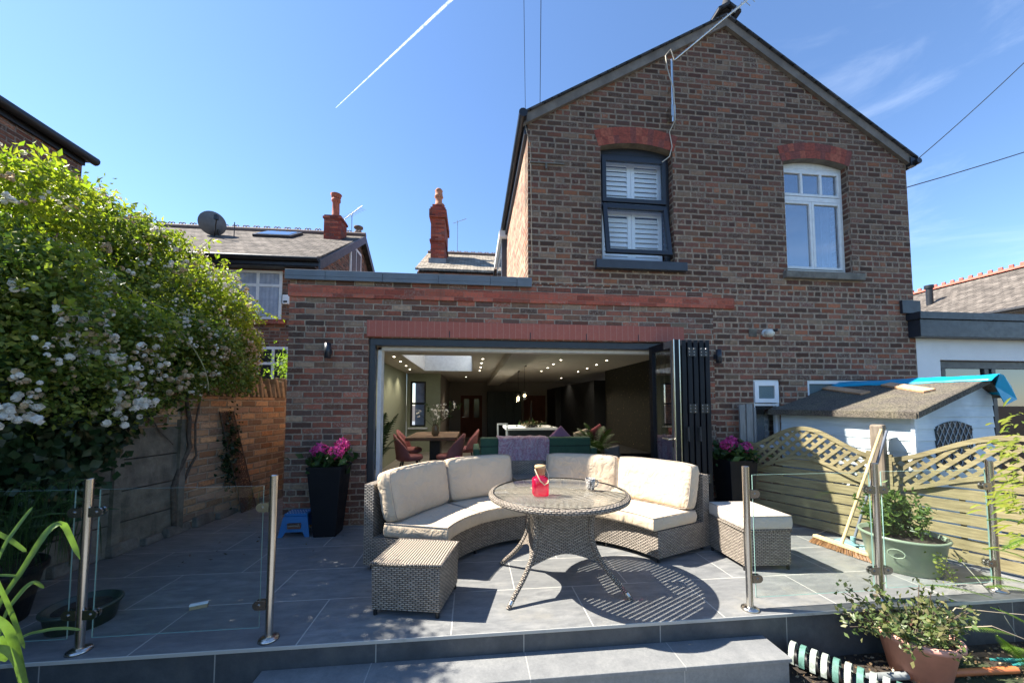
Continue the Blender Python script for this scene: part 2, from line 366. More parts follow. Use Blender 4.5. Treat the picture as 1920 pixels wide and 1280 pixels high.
M['cream'] = fabric('cream_fabric', (.62,.50,.36)); M['greysofa'] = fabric('pale_grey_fabric', (.60,.53,.45))
M['pipe'] = simple('grey_piping', (.32,.28,.24), .9)
def glass_mat(name, tint=(.93,.97,.95), rough=0., refl=1.45):
    n = N(name); n.n.remove(n.b)
    tr = n.new('ShaderNodeBsdfTransparent'); tr.inputs[0].default_value = (*tint, 1)
    gl = n.new('ShaderNodeBsdfGlossy'); gl.inputs['Roughness'].default_value = rough; gl.inputs[0].default_value = (1,1,1,1)
    lw = n.new('ShaderNodeLayerWeight'); lw.inputs[0].default_value = .5; f0 = ((refl-1)/(refl+1))**2
    fr = n.math('ADD', f0, n.math('MULTIPLY', 1-f0, n.math('POWER', lw.outputs['Facing'], 5.)))
    mx = n.new('ShaderNodeMixShader'); n.l.new(fr, mx.inputs[0]); n.l.new(tr.outputs[0], mx.inputs[1]); n.l.new(gl.outputs[0], mx.inputs[2])
    n.l.new(mx.outputs[0], n.out.inputs[0]); return n.m
M['glass'] = glass_mat('clear_glass', (.96,.985,.97))
M['winglass'] = glass_mat('window_glass', (.93,.95,.96), 0, 2.25)
M['clearwin'] = glass_mat('clear_window_glass', (.97,.98,.98), 0, 1.55); M['bluewin'] = glass_mat('sky_reflecting_glass', (.8,.85,.9), 0, 3.0)
M['skyglass'] = glass_mat('rooflight_glass', (.95,.97,.98), 0, 1.35)
def leaf_mat(name, cols, trans=.45, rough=.45, tint=(1.0,1.15,.45)):
    n = N(name); g = n.new('ShaderNodeNewGeometry'); r = g.outputs['Random Per Island']
    col = n.ramp(r, [(i/max(1, len(cols)-1), c) for i, c in enumerate(cols)])
    vn = n.noise(n.obj(), 34, 4, .65); col = n.mix(n.smooth(vn, .3, .7), n.mix(.22, col, (.02,.02,.008)), col)
    n.base(col, rough, 0, .4)
    tl = n.new('ShaderNodeBsdfTranslucent'); n.l.new(n.mix(1, col, tint, 'MULTIPLY'), tl.inputs[0])
    mx = n.new('ShaderNodeMixShader'); mx.inputs[0].default_value = trans
    n.l.new(n.b.outputs[0], mx.inputs[1]); n.l.new(tl.outputs[0], mx.inputs[2]); n.l.new(mx.outputs[0], n.out.inputs[0]); return n.m
M['leaf_rose'] = leaf_mat('rose_leaves', [(.05,.09,.022),(.10,.17,.03),(.18,.25,.04),(.28,.32,.055),(.10,.17,.035),(.36,.36,.09)])
M['leaf_lime'] = leaf_mat('lime_leaves', [(.22,.31,.035),(.32,.38,.04),(.44,.44,.06),(.20,.30,.035)], .55)
M['leaf_ivy'] = leaf_mat('ivy_leaves', [(.012,.035,.014),(.02,.05,.018),(.03,.07,.025)], .2, .35)
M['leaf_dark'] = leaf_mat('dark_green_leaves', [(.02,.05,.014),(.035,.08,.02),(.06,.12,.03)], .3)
M['petal_white'] = leaf_mat('white_petals', [(.88,.87,.80),(.92,.91,.88),(.85,.80,.68)], .4, .6, (1,.98,.9))
M['petal_old'] = leaf_mat('faded_petals', [(.55,.42,.24),(.62,.52,.36),(.42,.28,.15)], .3, .7, (1,.95,.8))
M['petal_pink'] = leaf_mat('pink_petals', [(.72,.05,.30),(.82,.12,.42),(.62,.03,.22)], .35, .6, (1,.8,.9))
M['bark'] = simple('rough_bark', (.085,.065,.048), .9, 0, .35, 25, .006, 80)
M['soil'] = simple('dark_soil', (.03,.022,.016), .95, 0, .5, 25, .02, 60)
def wood_mat(name, a, b, scale=(2,2,26), rough=.75):
    n = N(name); v = n.new('ShaderNodeMapping'); v.inputs['Scale'].default_value = scale; n.l.new(n.obj(), v.inputs[0])
    f = n.noise(v.outputs[0], 2.2, 6, .65, .6); g = n.noise(n.obj(), 2, 3)
    c = n.mix(n.smooth(f, .3, .7), a, b); c = n.mix(n.math('MULTIPLY', n.smooth(g, .45, .7), .5), c, tuple(x*.55 for x in a))
    n.bump(f, .003, .6); return n.base(c, rough, 0, .3)
M['fence'] = wood_mat('treated_fence_wood', (.185,.155,.08), (.33,.285,.155))
M['fence_old'] = wood_mat('weathered_post_wood', (.17,.135,.10), (.30,.25,.19), (26,26,2))
M['oldgrey'] = wood_mat('grey_weathered_wood', (.16,.17,.17), (.27,.28,.28), (26,26,2))
M['newwood'] = wood_mat('fresh_sawn_wood', (.52,.30,.16), (.68,.44,.27), (20,20,2))
M['pine'] = wood_mat('pine_handle', (.58,.42,.20), (.72,.56,.32), (30,30,2))
M['shedblue'] = wood_mat('pale_blue_painted_wood', (.60,.70,.74), (.70,.78,.80), (2,2,30), .65)

def leaves(name, P, size, mat, parent=None, up=.35, aspect=.55, fold=.3, spread=None, nrm=None):
    "P (n,3) leaf positions; each leaf is a folded pair of triangles"
    P = np.asarray(P); n = len(P)
    d = np.random.normal(size=(n,3)); 
    if nrm is not None: d = d*.55+nrm
    d /= np.linalg.norm(d, axis=1)[:, None]
    a = np.random.normal(size=(n,3)); a[:, 2] -= up; a -= d*(a*d).sum(1)[:, None]; a /= np.linalg.norm(a, axis=1)[:, None]+1e-9
    b = np.cross(d, a); s = size*np.random.uniform(.55, 1.35, n)[:, None]
    v0 = P; v2 = P+a*s; v1 = P+a*s*.45+b*s*aspect*.5+d*s*fold*.35; v3 = P+a*s*.45-b*s*aspect*.5+d*s*fold*.35
    vs = np.stack([v0,v1,v2,v3], 1).reshape(-1,3); i = np.arange(n)[:, None]*4
    fs = np.concatenate([i+np.array([0,1,2]), i+np.array([0,2,3])], 1).reshape(-1,3)
    return raw(name, vs, fs, mat, parent)
def blob_points(blobs, dens, shell=(.72, 1.06), clump=.12, nclump=None):
    out = []
    for (cx,cy,cz,rx,ry,rz) in blobs:
        area = 4*math.pi*((rx*ry)**1.6/3+(rx*rz)**1.6/3+(ry*rz)**1.6/3)**(1/1.6)
        n = int(area*dens); k = max(4, n//14)
        d = np.random.normal(size=(k,3)); d /= np.linalg.norm(d, axis=1)[:, None]
        c = d*np.random.uniform(shell[0], shell[1], k)[:, None]*np.array([rx,ry,rz])+np.array([cx,cy,cz])
        p = c[np.random.randint(0, k, n)]+np.random.normal(size=(n,3))*clump
        out.append(p)
    P = np.concatenate(out)
    keep = np.ones(len(P), bool)
    for (cx,cy,cz,rx,ry,rz) in blobs:
        q = ((P-np.array([cx,cy,cz]))/np.array([rx,ry,rz])); keep &= (q**2).sum(1) > .38
    return P[keep]
def rose_flower(mb, c, r, m=0):
    "a double bloom: many small petals set over a ball, the outer ones larger and more open"
    c = Vector(c); n = Vector((random.gauss(.6,.4), random.gauss(-.5,.4), random.gauss(.4,.4))).normalized()
    for i in range(13):
        d = (n*random.uniform(-.1,1)+Vector((random.gauss(0,.6),random.gauss(0,.6),random.gauss(0,.6)))).normalized()
        a = d.orthogonal().normalized(); b = d.cross(a); t = random.random()*6; a, b = a*math.cos(t)+b*math.sin(t), b*math.cos(t)-a*math.sin(t); q = c+d*r*.62; w_ = r*random.uniform(.5,.72)
        mb.add([q-a*w_, q-b*w_*.8+d*r*.1, q+a*w_, q+b*w_*.8+d*r*.1], [(0,1,2,3)], None, m, False)

exec_parts = []
# ================================================================== SETTING
mb = MB(); mb.grid(lambda u, v: (u, v, -.30), [-400,-60,-20,-8,-4,-1.5,1.9,4,8,20,60,400], [-400,-60,-20,-8,-2,0,1,2.27,60,400], smooth=False)
n = N('garden_ground'); f = n.noise(n.pos(), 14, 7, .7); g = n.noise(n.pos(), .7, 4)
n.bump(f, .03, .8)
tag(mb.build('ground', n.base(n.mix(n.smooth(g, .62, .7), n.ramp(f, [(.3,(.012,.01,.008)),(.6,(.05,.036,.026)),(.8,(.12,.09,.07))]), n.ramp(f, [(.3,(.02,.03,.012)),(.7,(.06,.08,.03))])), .95)), kind='structure')
# patio deck: a slab with nosing; the tread overhangs the riser by 15 mm
mb = MB(); mb.box(-8.5, 9, 2.285, 4.405, -.022, 0); mb.box(-8.5, -2.1, 4.405, 30, -.022, 0)
tag(mb.build('patio', M['tile'], bevel=.003), kind='structure')
mb = MB(); mb.box(-8.5, 9, 2.30, 2.36, -.34, -.022)
tag(mb.build('patio_riser', M['riser']), kind='structure')
mb = MB(); mb.box(-1.18, 1.885, 2.075, 2.2995, -.155, -.133); st = mb.build('step', M['tread'], bevel=.003)
tag(st, kind='structure')
mb = MB(); mb.box(-1.17, 1.875, 2.09, 2.295, -.31, -.155); tag(mb.build('step_riser', M['tread']), kind='structure')
mb = MB(); mb.box(-1.2, 1.9, -3, 2.075, -.305, -.296); tag(mb.build('path', M['tread']), kind='structure')

# ================================================================== BRICK HOUSE
H = thing('brick_house', 'brown brick rear gable house with open-fronted flat-roofed extension and red brick band', 'house', (2, 4.4, 0))
def wall_with_holes(name, x0, x1, y0, y1, z0, topf, holes, mat, parent, extra=()):
    "vertical wall in XZ from y0 (front) to y1, topf(x) the top line, holes (xa,xb,za,zb)"
    xs = sorted(set([x0, x1]+[q for h in holes for q in h[:2]]+list(extra))); mb = MB()
    for a, b in zip(xs[:-1], xs[1:]):
        m = (a+b)/2; hs = sorted([h for h in holes if h[0] < m < h[1]], key=lambda h: h[2]); z = z0
        for h in hs:
            if h[2] > z+1e-4: mb.box(a, b, y0, y1, z, h[2])
            z = h[3]
        mb.hexa([(a,y0,z),(b,y0,z),(b,y1,z),(a,y1,z)], [(a,y0,topf(a)),(b,y0,topf(b)),(b,y1,topf(b)),(a,y1,topf(a))])
    # weld and drop the inner doubled faces
    o = mb.build(name, mat, parent); import bmesh
    bm = bmesh.new(); bm.from_mesh(o.data); bmesh.ops.remove_doubles(bm, verts=bm.verts, dist=1e-4)
    seen = {}
    for f_ in bm.faces:
        seen.setdefault(tuple(sorted(v.index for v in f_.verts)), []).append(f_)
    dl = [f_ for k in seen.values() if len(k) > 1 for f_ in k]
    bmesh.ops.delete(bm, geom=dl, context='FACES_ONLY'); bmesh.ops.recalc_face_normals(bm, faces=bm.faces); bm.to_mesh(o.data); bm.free(); return o
AX, AZ = 3.35, 6.50; EL, ER = 4.93, 4.78
def gable(x): return EL+(x-.66)*(AZ-EL)/(AX-.66) if x <= AX else ER+(6.03-x)*(AZ-ER)/(6.03-AX)
wl = (1.60, 2.57, 3.17, 4.80); wr = (4.15, 5.12, 3.13, 4.80); sw = (3.60, 3.985, .80, 1.69); sw2 = (4.37, 5.8, .9, 1.69)
wall_with_holes('gable_wall', .66, 6.03, 4.40, 4.68, 2.84, gable, [wl, wr], M['brick'], H, (AX,))
wall_with_holes('lower_wall', 3.07, 6.03, 4.402, 4.68, -.3, lambda x: 2.84, [sw, sw2], M['brick_low'], H)
wall_with_holes('extension_wall', -2.10, 3.07, 4.40, 4.70, -.3, lambda x: 2.83 if x < .7 else 2.84, [(-1.22, 2.66, -.29, 2.145)], M['brick_ext'], H, (.66,))
mb = MB(); mb.box(.6605, .90, 4.685, 10.5, 2.6, 4.9); mb.build('side_wall', M['brick_side'], H)
mb = MB(); mb.box(-2.098, -1.95, 4.705, 10.95, -.3, 2.80); mb.build('extension_side_wall', M['brick_side'], H)
mb = MB(); mb.box(5.9, 6.02, 4.69, 12, -.3, 4.75); mb.build('party_wall', M['brick'], H)
# parapet coping in lengths
for i, (a, b) in enumerate(zip([-2.14,-1.70,-1.06,-.42,.2,.52], [-1.703,-1.063,-.423,.197,.517,.665])):
    if b-a < .1: continue
    mb = MB(); mb.box(a, b, 4.355, 4.74, 2.832, 2.905); mb.box(a, b, 4.355, 4.372, 2.79, 2.8315); mb.build('coping', M['coping'], H, bevel=.003)
mb = MB(); mb.box(.52, .70, 4.35, 4.398, 2.79, 2.9); mb.build('coping', M['coping'], H, bevel=.003)
mb = MB(); mb.box(-2.11, 3.36, 4.382, 4.3985, 2.60, 2.735); mb.build('brick_band', M['band'], H, bevel=.002)
mb = MB(); mb.box(-1.235, 2.66, 4.386, 4.3985, 2.155, 2.345); o = mb.build('brick_lintel', M['soldier'], H, bevel=.002)
for x in (-.29, .68, 1.38, 2.05): mb = MB(); mb.box(x, x+.010, 4.3845, 4.39, 2.155, 2.235); mb.build('weep_vent', M['black'], o)
# verges, roof slopes, gutters
def slope(x0, z0, x1, z1, y0, y1, t, m, name, lift=0):
    mb = MB(); mb.prism([(x0,z0+lift),(x1,z1+lift),(x1,z1+lift+t),(x0,z0+lift+t)], 'y', y0, y1); return mb.build(name, m, H)
def slate_mat(name, ca, cb):
    n = N(name); g = n.new('ShaderNodeNewGeometry'); P = n.sep(g.outputs['Position']); Nn = n.sep(g.outputs['True Normal'])
    ax = n.math('GREATER_THAN', n.math('ABSOLUTE', Nn[0]), .4)
    u = n.math('ADD', n.math('MULTIPLY', ax, P[1]), n.math('MULTIPLY', n.math('SUBTRACT', 1, ax), P[0]))
    v = n.math('MULTIPLY', P[2], 1.)
    r = n.math('DIVIDE', n.math('ADD', v, 10.), .105); row = n.math('FLOOR', r); fr = n.math('FRACT', r)
    c = n.math('ADD', n.math('DIVIDE', u, .24), n.math('MULTIPLY', n.math('MODULO', row, 2.), .5)); cell = n.math('FLOOR', c); fc = n.math('FRACT', c)
    rnd = n.white(n.comb(cell, row, 0))[0]
    e = n.math('MINIMUM', n.math('MULTIPLY', n.math('MINIMUM', fc, n.math('SUBTRACT', 1, fc)), .24), n.math('MULTIPLY', fr, .105)); mk = n.smooth(e, .003, .012)
    col = n.mix(rnd, ca, cb); col = n.mix(n.smooth(n.noise(n.pos(), 3, 5, .7), .45, .7), col, tuple(min(1, x*1.5) for x in cb))
    n.bump(n.math('SUBTRACT', mk, fr), .02, .6); return n.base(n.mix(mk, tuple(x*.3 for x in ca), col), .95, 0, .15)
M['slate'] = slate_mat('roof_slates', (.075,.066,.058), (.14,.122,.105)); M['slate_dk'] = slate_mat('dark_roof_slates', (.04,.042,.045), (.08,.08,.085))
M['slate_warm'] = slate_mat('warm_roof_slates', (.17,.148,.12), (.28,.245,.195))
kl = (AZ-EL)/(AX-.66); kr = (AZ-ER)/(6.03-AX)
slope(.58, EL-.08*kl+.012, AX, AZ+.012, 4.325, 12, .025, M['slate_dk'], 'roof_slope', .06); slope(AX, AZ+.012, 6.14, ER-.11*kr+.012, 4.325, 12, .025, M['slate_dk'], 'roof_slope', .06)
slope(.60, EL-.06*kl, AX, AZ, 4.355, 4.399, .125, M['verge'], 'verge_board', -.055); slope(AX, AZ, 6.10, ER-.07*kr, 4.355, 4.399, .125, M['verge'], 'verge_board', -.055)
mb = MB(); mb.prism([(AX-.16,AZ+.06),(AX,AZ+.16),(AX+.16,AZ+.06),(AX+.16,AZ+.10),(AX,AZ+.20),(AX-.16,AZ+.10)], 'y', 4.27, 12)
mb.lathe([(.0,.22),(.03,.2),(.05,.12),(.035,.05),(.07,0)], (AX, 4.34, AZ+.13), 10); mb.build('ridge', M['slate_dk'], H)
mb = MB(); mb.tube([(.585,4.25,EL-.02),(.575,10.6,EL-.02)], .055, 10); mb.build('gutter', M['black'], H)
mb = MB(); mb.box(.62, .658, 4.42, 10.5, EL-.17, EL+.02); mb.build('soffit', M['anth_blue'], H)
mb = MB(); mb.tube([(6.12,4.30,ER-.05),(6.12,10,ER-.05)], .04, 10); mb.box(6.035,6.12,4.34,4.40,ER-.10,ER+.02); mb.build('gutter', M['black'], H)
mb = MB(); mb.tube([(.60,4.32,EL-.05),(.69,4.385,EL-.35),(.70,4.385,EL-.9),(.71,4.385,2.95)], .004, 5); mb.build('cable', M['stone'], H)
mb = MB(); mb.box(.68,1.12,4.378,4.396,4.375,4.39); mb.box(.88,.90,4.37,4.396,4.30,4.375); mb.build('old_bracket', M['stone'], H)
# side dormer-like window on the flank
mb = MB(); mb.box(.56,.88,7.3,8.9,2.6,4.72); sdw = mb.build('side_window', M['anth_blue'], H)
mb = MB(); mb.box(.555,.5595,7.45,8.75,3.3,4.5); mb.build('pane', M['winglass'], sdw)
mb = MB(); mb.box(.5,.90,7.2,9.0,4.72,4.85); mb.build('side_window_roof', M['white_ptd'], H)
# arches
def arch(x0, x1, zs, rise, thick, mats, y0=4.394, y1=4.52):
    w_ = x1-x0; r = (w_*w_/4+rise*rise)/(2*rise); cx_ = (x0+x1)/2; cz = zs+rise-r; a0 = math.asin(w_/2/r); nb = 14
    mb = MB(); mbm = MB(); k = 0
    for lay in range(2):
        ra = r+lay*thick/2+(.002 if lay else 0); rb = ra+thick/2-.006
        for i in range(nb):
            sh = .5 if lay else 0
            t0 = -a0+(i+.04)*2*a0/nb; t1 = -a0+(i+.96)*2*a0/nb
            P = [(cx_+rr*math.sin(t), cz+rr*math.cos(t)) for rr, t in ((ra,t0),(ra,t1),(rb,t1),(rb,t0))]
            mb.prism(P, 'y', y0, y1, m=random.randrange(3))
    n_ = 20; P = [(cx_+(r-.001)*math.sin(-a0+2*a0*i/n_), cz+(r-.001)*math.cos(-a0+2*a0*i/n_)) for i in range(n_+1)]
    Q = [(cx_+(r+thick)*math.sin(a0-2*a0*i/n_), cz+(r+thick)*math.cos(a0-2*a0*i/n_)) for i in range(n_+1)]
    for i in range(n_):
        mbm.prism([P[i], P[i+1], Q[n_-i-1], Q[n_-i]], 'y', y0+.005, y1+.03)
    o = mbm.build('arch', M['stone'], H); mb.build('arch_brick', mats, o, bevel=.003)
ab = [simple('arch_brick_a', (.26,.055,.03), .8, 0, .3, 30, .004), simple('arch_brick_b', (.33,.085,.045), .8, 0, .3, 30, .004), simple('arch_brick_c', (.19,.05,.035), .8, 0, .3, 30, .004)]
arch(1.575, 2.585, 4.66, .075, .215, ab); arch(4.125, 5.135, 4.64, .075, .215, ab)
# window 1: anthracite frame, lower sash tilted open, shutters behind
W = thing('w', '', ''); bpy.data.objects.remove(W)
def frame(mb, x0, x1, z0, z1, y0, y1, t, tt=None):
    tt = tt or t
    mb.box(x0, x0+t, y0, y1, z0, z1); mb.box(x1-t, x1, y0, y1, z0, z1); mb.box(x0+t, x1-t, y0, y1, z0, z0+tt); mb.box(x0+t, x1-t, y0, y1, z1-tt, z1)
mb = MB(); frame(mb, 1.60, 2.568, 3.19, 4.64, 4.50, 4.57, .045); mb.box(1.60, 2.568, 4.50, 4.57, 4.641, 4.78); mb.box(1.645, 2.523, 4.50, 4.57, 3.93, 3.98)
wf = mb.build('window', M['anthracite'], H, bevel=.003)
mb = MB(); frame(mb, 1.648, 2.52, 3.99, 4.592, 4.478, 4.52, .055); mb.build('upper_sash', M['anthracite'], wf, bevel=.003)
mb = MB(); frame(mb, 1.648, 2.52, -.69, 0, -.02, .02, .055); ls = mb.build('lower_sash', M['anthracite'], wf, bevel=.003)
ls.matrix_parent_inverse = Matrix.Identity(4); ls.location = (0, 4.485, 3.945); ls.rotation_euler = (R_(-9), 0, 0)
# (the part's own matrix is relative to the house's part, the house Empty has an inverse already)
mb = MB(); mb.box(1.70, 2.47, -.004, .004, -.64, -.055); lp = mb.build('pane', M['clearwin'], wf); lp.matrix_parent_inverse = Matrix.Identity(4); lp.location = ls.location; lp.rotation_euler = ls.rotation_euler
mb = MB(); mb.box(1.70, 2.47, 4.49, 4.496, 4.04, 4.54); mb.build('pane', M['clearwin'], wf)
def shutters(z0, z1):
    for a, b in ((1.66, 2.083), (2.087, 2.51)):
        mb = MB(); frame(mb, a, b, z0, z1, 4.60, 4.625, .05, .06); k = int((z1-z0-.14)/.066)
        for i in range(k):
            z = z0+.105+i*.066; mb.hexa([(a+.05,4.60,z-.031),(b-.05,4.60,z-.031),(b-.05,4.606,z-.038),(a+.05,4.606,z-.038)], [(a+.05,4.632,z+.034),(b-.05,4.632,z+.034),(b-.05,4.64,z+.026),(a+.05,4.64,z+.026)])
        mb.build('shutter', M['shutter'], wf)
shutters(3.25, 3.93); shutters(3.95, 4.62)
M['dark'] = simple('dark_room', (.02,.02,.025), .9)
mb = MB(); mb.box(1.5, 2.7, 4.69, 4.70, 3.1, 4.8); mb.build('dark_room_sheet', M['dark'], wf)  # near-black sheet added behind the shutters, standing in for the unlit room
mb = MB(); mb.box(1.51, 2.70, 4.33, 4.52, 3.055, 3.165); mb.build('window_sill', M['anth_blue'], H, bevel=.004)
# window 2: white timber, transom with three lights over two casements
mb = MB(); frame(mb, 4.155, 5.12, 3.16, 4.63, 4.50, 4.57, .04); mb.box(4.155, 5.12, 4.50, 4.57, 4.631, 4.76); mb.box(4.195, 5.08, 4.49, 4.565, 4.16, 4.225)
frame(mb, 4.2, 4.63, 3.205, 4.155, 4.485, 4.53, .035); frame(mb, 4.634, 5.075, 3.205, 4.155, 4.485, 4.53, .035)
frame(mb, 4.2, 5.075, 4.23, 4.585, 4.485, 4.53, .035)
for x in (4.475, 4.77): mb.box(x, x+.035, 4.485, 4.53, 4.265, 4.55)
wf2 = mb.build('window', M['white_ptd'], H, bevel=.003)
for a, b, c, d in ((4.235,4.595,3.24,4.12),(4.67,5.04,3.24,4.12),(4.235,5.04,4.265,4.55)):
    mb = MB(); mb.box(a, b, 4.505, 4.511, c, d); mb.build('pane', M['bluewin'], wf2)
mb = MB(); mb.grid(lambda u, v: (u, 4.64+.02*math.sin(u*60), v), [4.93+.01*i for i in range(14)], [3.15, 4.65]); mb.build('curtain', fabric('net_curtain', (.10,.10,.11)), wf2)
mb = MB(); mb.box(4.1, 5.2, 4.70, 4.71, 3.0, 4.8); mb.build('dark_room_back', M['dark'], wf2)  # flat dark sheet in place of the room's shade behind the panes
mb = MB(); mb.box(4.08, 5.24, 4.34, 4.52, 3.03, 3.125); mb.build('window_sill', M['stone'], H, bevel=.008)
# ground floor small windows
mb = MB(); frame(mb, 3.605, 3.98, .805, 1.685, 4.43, 4.50, .035); mb.box(3.64,3.945,4.43,4.5,1.345,1.375); frame(mb, 3.625, 3.96, 1.385, 1.66, 4.405, 4.44, .055)
swf = mb.build('window', M['white'], H, bevel=.003)
n = N('obscure_glass'); n.bump(n.noise(n.obj(), 90, 2), .01, 1); frost = n.base((.13,.19,.2), .3)
mb = MB(); mb.box(3.685,3.90,4.418,4.424,1.44,1.605); mb.build('pane', frost, swf)
mb = MB(); mb.box(3.645,3.94,4.46,4.465,.845,1.34); mb.build('pane', M['winglass'], swf); mb = MB(); mb.box(3.6,4.0,4.72,4.73,.8,1.68); mb.build('dark_room_back', M['dark'], swf)  # the dark sheet behind the pane paints in the unlit room
mb = MB(); frame(mb, 4.375, 5.795, .905, 1.685, 4.43, 4.50, .05); swf2 = mb.build('window', M['white'], H, bevel=.003)
mb = MB(); mb.box(4.425, 5.745, 4.46, 4.465, .955, 1.635); mb.build('pane', frost, swf2)
mb = MB(); mb.box(3.56,3.66,4.385,4.399,2.24,2.34)
for i in range(4): mb.box(3.565,3.655,4.376,4.385,2.25+i*.023,2.262+i*.023)
mb.build('air_vent', M['stone'], H)
L = thing('bulkhead_lamp', 'small white globe lamp fixed to the brick wall right of the extension', 'wall lamp', (3.79, 4.39, 2.29))
mb = MB(); mb.tube([(3.79,4.40,2.29),(3.79,4.375,2.29)], .05, 20); mb.build('back_plate', M['white_ptd'], L)
mb = MB(); mb.lathe([(0,-.05),(.035,-.045),(.058,-.015),(.06,.015),(.04,.045),(0,.055)], (3.79,4.33,2.28), 20); mb.build('globe', simple('opal_lamp', (.62,.62,.56), .3), L)
mb = MB(); mb.lathe([(0,.0),(.022,.0),(.03,.03),(.0,.032)], (3.825,4.27,2.29), 14); mb.build('sensor', M['black'], L)
for x, z, lab in ((-1.64, 1.97, 'dark cylinder wall light on the brick left of the open doors'), (3.08, 1.97, 'dark cylinder wall light on the brick just right of the folded doors')):
    L = thing('wall_light', lab, 'wall light', (x, 4.39, z), 'dark up and down wall lights either side of the doors')
    mb = MB(); mb.box(x-.02,x+.02,4.35,4.398,z-.03,z+.03); mb.build('bracket', M['anthracite'], L)
    mb = MB(); mb.lathe([(0,-.085),(.034,-.085),(.034,.085),(0,.085)], (x,4.325,z), 20); mb.build('lamp_shade', M['anthracite'], L)

# ---- interior of the extension
M['ceil'] = simple('ceiling_paint', (.56,.52,.45), .9, 0, .02); M['sage'] = simple('sage_wall_paint', (.27,.29,.20), .9, 0, .03); M['taupe'] = simple('taupe_wall_paint', (.30,.26,.22), .9, 0, .03)
M['floor'] = simple('interior_floor_tile', (.24,.22,.19), .35, 0, .2, 2)
mb = MB(); mb.box(-1.95, 5.2, 4.705, 15, -.02, .004); mb.build('interior_floor', M['floor'], H)
mb = MB()
for a, b, c, d in ((-1.95,-1.3,4.705,15.0),(-.02,5.2,4.705,15.0),(-1.3,-.02,4.705,6.75),(-1.3,-.02,9.95,15.0)): mb.box(a, b, c, d, 2.25, 2.56)
mb.build('ceiling', M['ceil'], H)
mb = MB(); mb.box(-1.2995,-1.28,6.7505,9.9495,2.2505,2.83); mb.box(-.04,-.0205,6.7505,9.9495,2.2505,2.83); mb.box(-1.2795,-.0405,9.93,9.9495,2.2505,2.83); mb.box(-1.2795,-.0405,6.7505,6.77,2.2505,2.83); mb.build('rooflight_lining', M['white_ptd'], H)
mb = MB()
for a, b, c, d in ((-2.0,-1.3,4.75,15.0),(-.02,.659,4.75,15.0),(-1.3,-.02,4.75,6.75),(-1.3,-.02,9.95,15.0)): mb.box(a, b, c, d, 2.56, 2.70)
mb.build('flat_roof', M['lead'], H)
mb = MB(); frame(mb, -1.36, .04, 6.69, 10.01, 0, 1, .06); 
mb = MB(); mb.box(-1.36,-1.302,6.69,10.0,2.70,2.84); mb.box(-.018,.04,6.69,10.0,2.70,2.84); mb.box(-1.302,-.018,6.69,6.748,2.70,2.84); mb.box(-1.302,-.018,9.952,10.0,2.70,2.84); rl = mb.build('roof_lantern', M['white'], H)
mb = MB(); mb.box(-1.36,.04,6.69,10.0,2.842,2.85); mb.build('pane', M['skyglass'], rl)
mb = MB(); mb.box(-1.95,-1.90,4.71,10.78,.004,2.25); mb.build('interior_wall', M['sage'], H)
wall_with_holes('interior_wall', -1.90, -.95, 10.8, 10.95, .004, lambda x: 2.249, [(-1.80,-1.36,.72,2.02)], M['sage'], H)
mb = MB(); mb.box(-1.05,-.95,10.951,15,.004,2.25); mb.box(-1.0, 5.2, 14.9, 15.0, .004, 2.25); mb.build('interior_wall', M['taupe'], H)
mb = MB(); frame(mb, -1.80, -1.36, .72, 2.02, 10.85, 10.9, .05); mb.box(-1.75,-1.41,10.85,10.9,1.35,1.41); iw = mb.build('interior_window', M['black'], H)
mb = MB(); mb.box(-1.84,-1.30,10.70,10.80,.66,.70); mb.build('window_board', M['white_ptd'], iw)
mb = MB(); mb.box(.56,.99,4.71,14.9,2.10,2.249); mb.build('ceiling_beam', M['ceil'], H)
# dark leafy wallpaper wall and dark joinery on the right
def paper():
    n = N('dark_foliage_wallpaper'); v = n.new('ShaderNodeTexVoronoi'); v.inputs['Scale'].default_value = 26; n.l.new(n.noise(n.obj(), 3, 4, out=1), v.inputs['Vector'])
    v.inputs['Scale'].default_value = 14
    a = n.smooth(v.outputs['Distance'], .12, .2, 1, 0); b = n.noise(n.obj(), 18, 5, .7)
    return n.base(n.mix(n.math('MULTIPLY', a, n.smooth(b, .5, .6)), n.ramp(b, [(.3,(.004,.006,.004)),(.6,(.02,.018,.01)),(.8,(.07,.045,.02))]), (.45,.32,.16)), .8)
mb = MB(); mb.box(3.5, 3.6, 4.71, 9.5, .004, 2.25); mb.build('papered_wall', paper(), H)
M['cab'] = simple('dark_green_cabinet', (.010,.018,.014), .5, 0, .2); M['cab2'] = simple('black_cabinet', (.008,.009,.010), .5)
mb = MB(); mb.box(3.2, 5.15, 9.52, 14.8, .004, 2.0); mb.box(3.0,5.15,13.3,14.85,.004,1.95); cb = mb.build('tall_cabinets', M['cab2'], H)
mb = MB(); mb.box(.55, 1.85, 14.3, 14.88, .004, 1.85)
for i in range(4): mb.box(.57+i*.33, .57+i*.33+.31, 14.27, 14.298, .1, 1.82)
mb.build('fitted_cabinets', M['cab'], H)
M['oak'] = wood_mat('brown_door_wood', (.10,.035,.018), (.17,.06,.03), (20,20,2))
mb = MB(); mb.box(-.50, .35, 14.84, 14.885, .004, 1.72)
for a in (-.40, .0):
    for b, c in ((.15,.7),(.8,1.6)): frame(mb, a, a+.26, b, c, 14.82, 14.84, .03)
dr = mb.build('panelled_door', M['oak'], H)
mb = MB()
for a in (-.37, .03): mb.box(a, a+.20, 14.825, 14.83, .83, 1.57)
mb.build('door_glass', simple('leaded_door_glass', (.05,.05,.05), .1), dr)
mb = MB(); mb.tube([(-.44,14.80,.85),(-.36,14.80,.85)], .02, 8); mb.build('handle', M['steel'], dr)
mb = MB(); mb.box(2.05, 2.95, 14.84, 14.885, .004, 1.72); dr = mb.build('panelled_door', M['oak'], H)
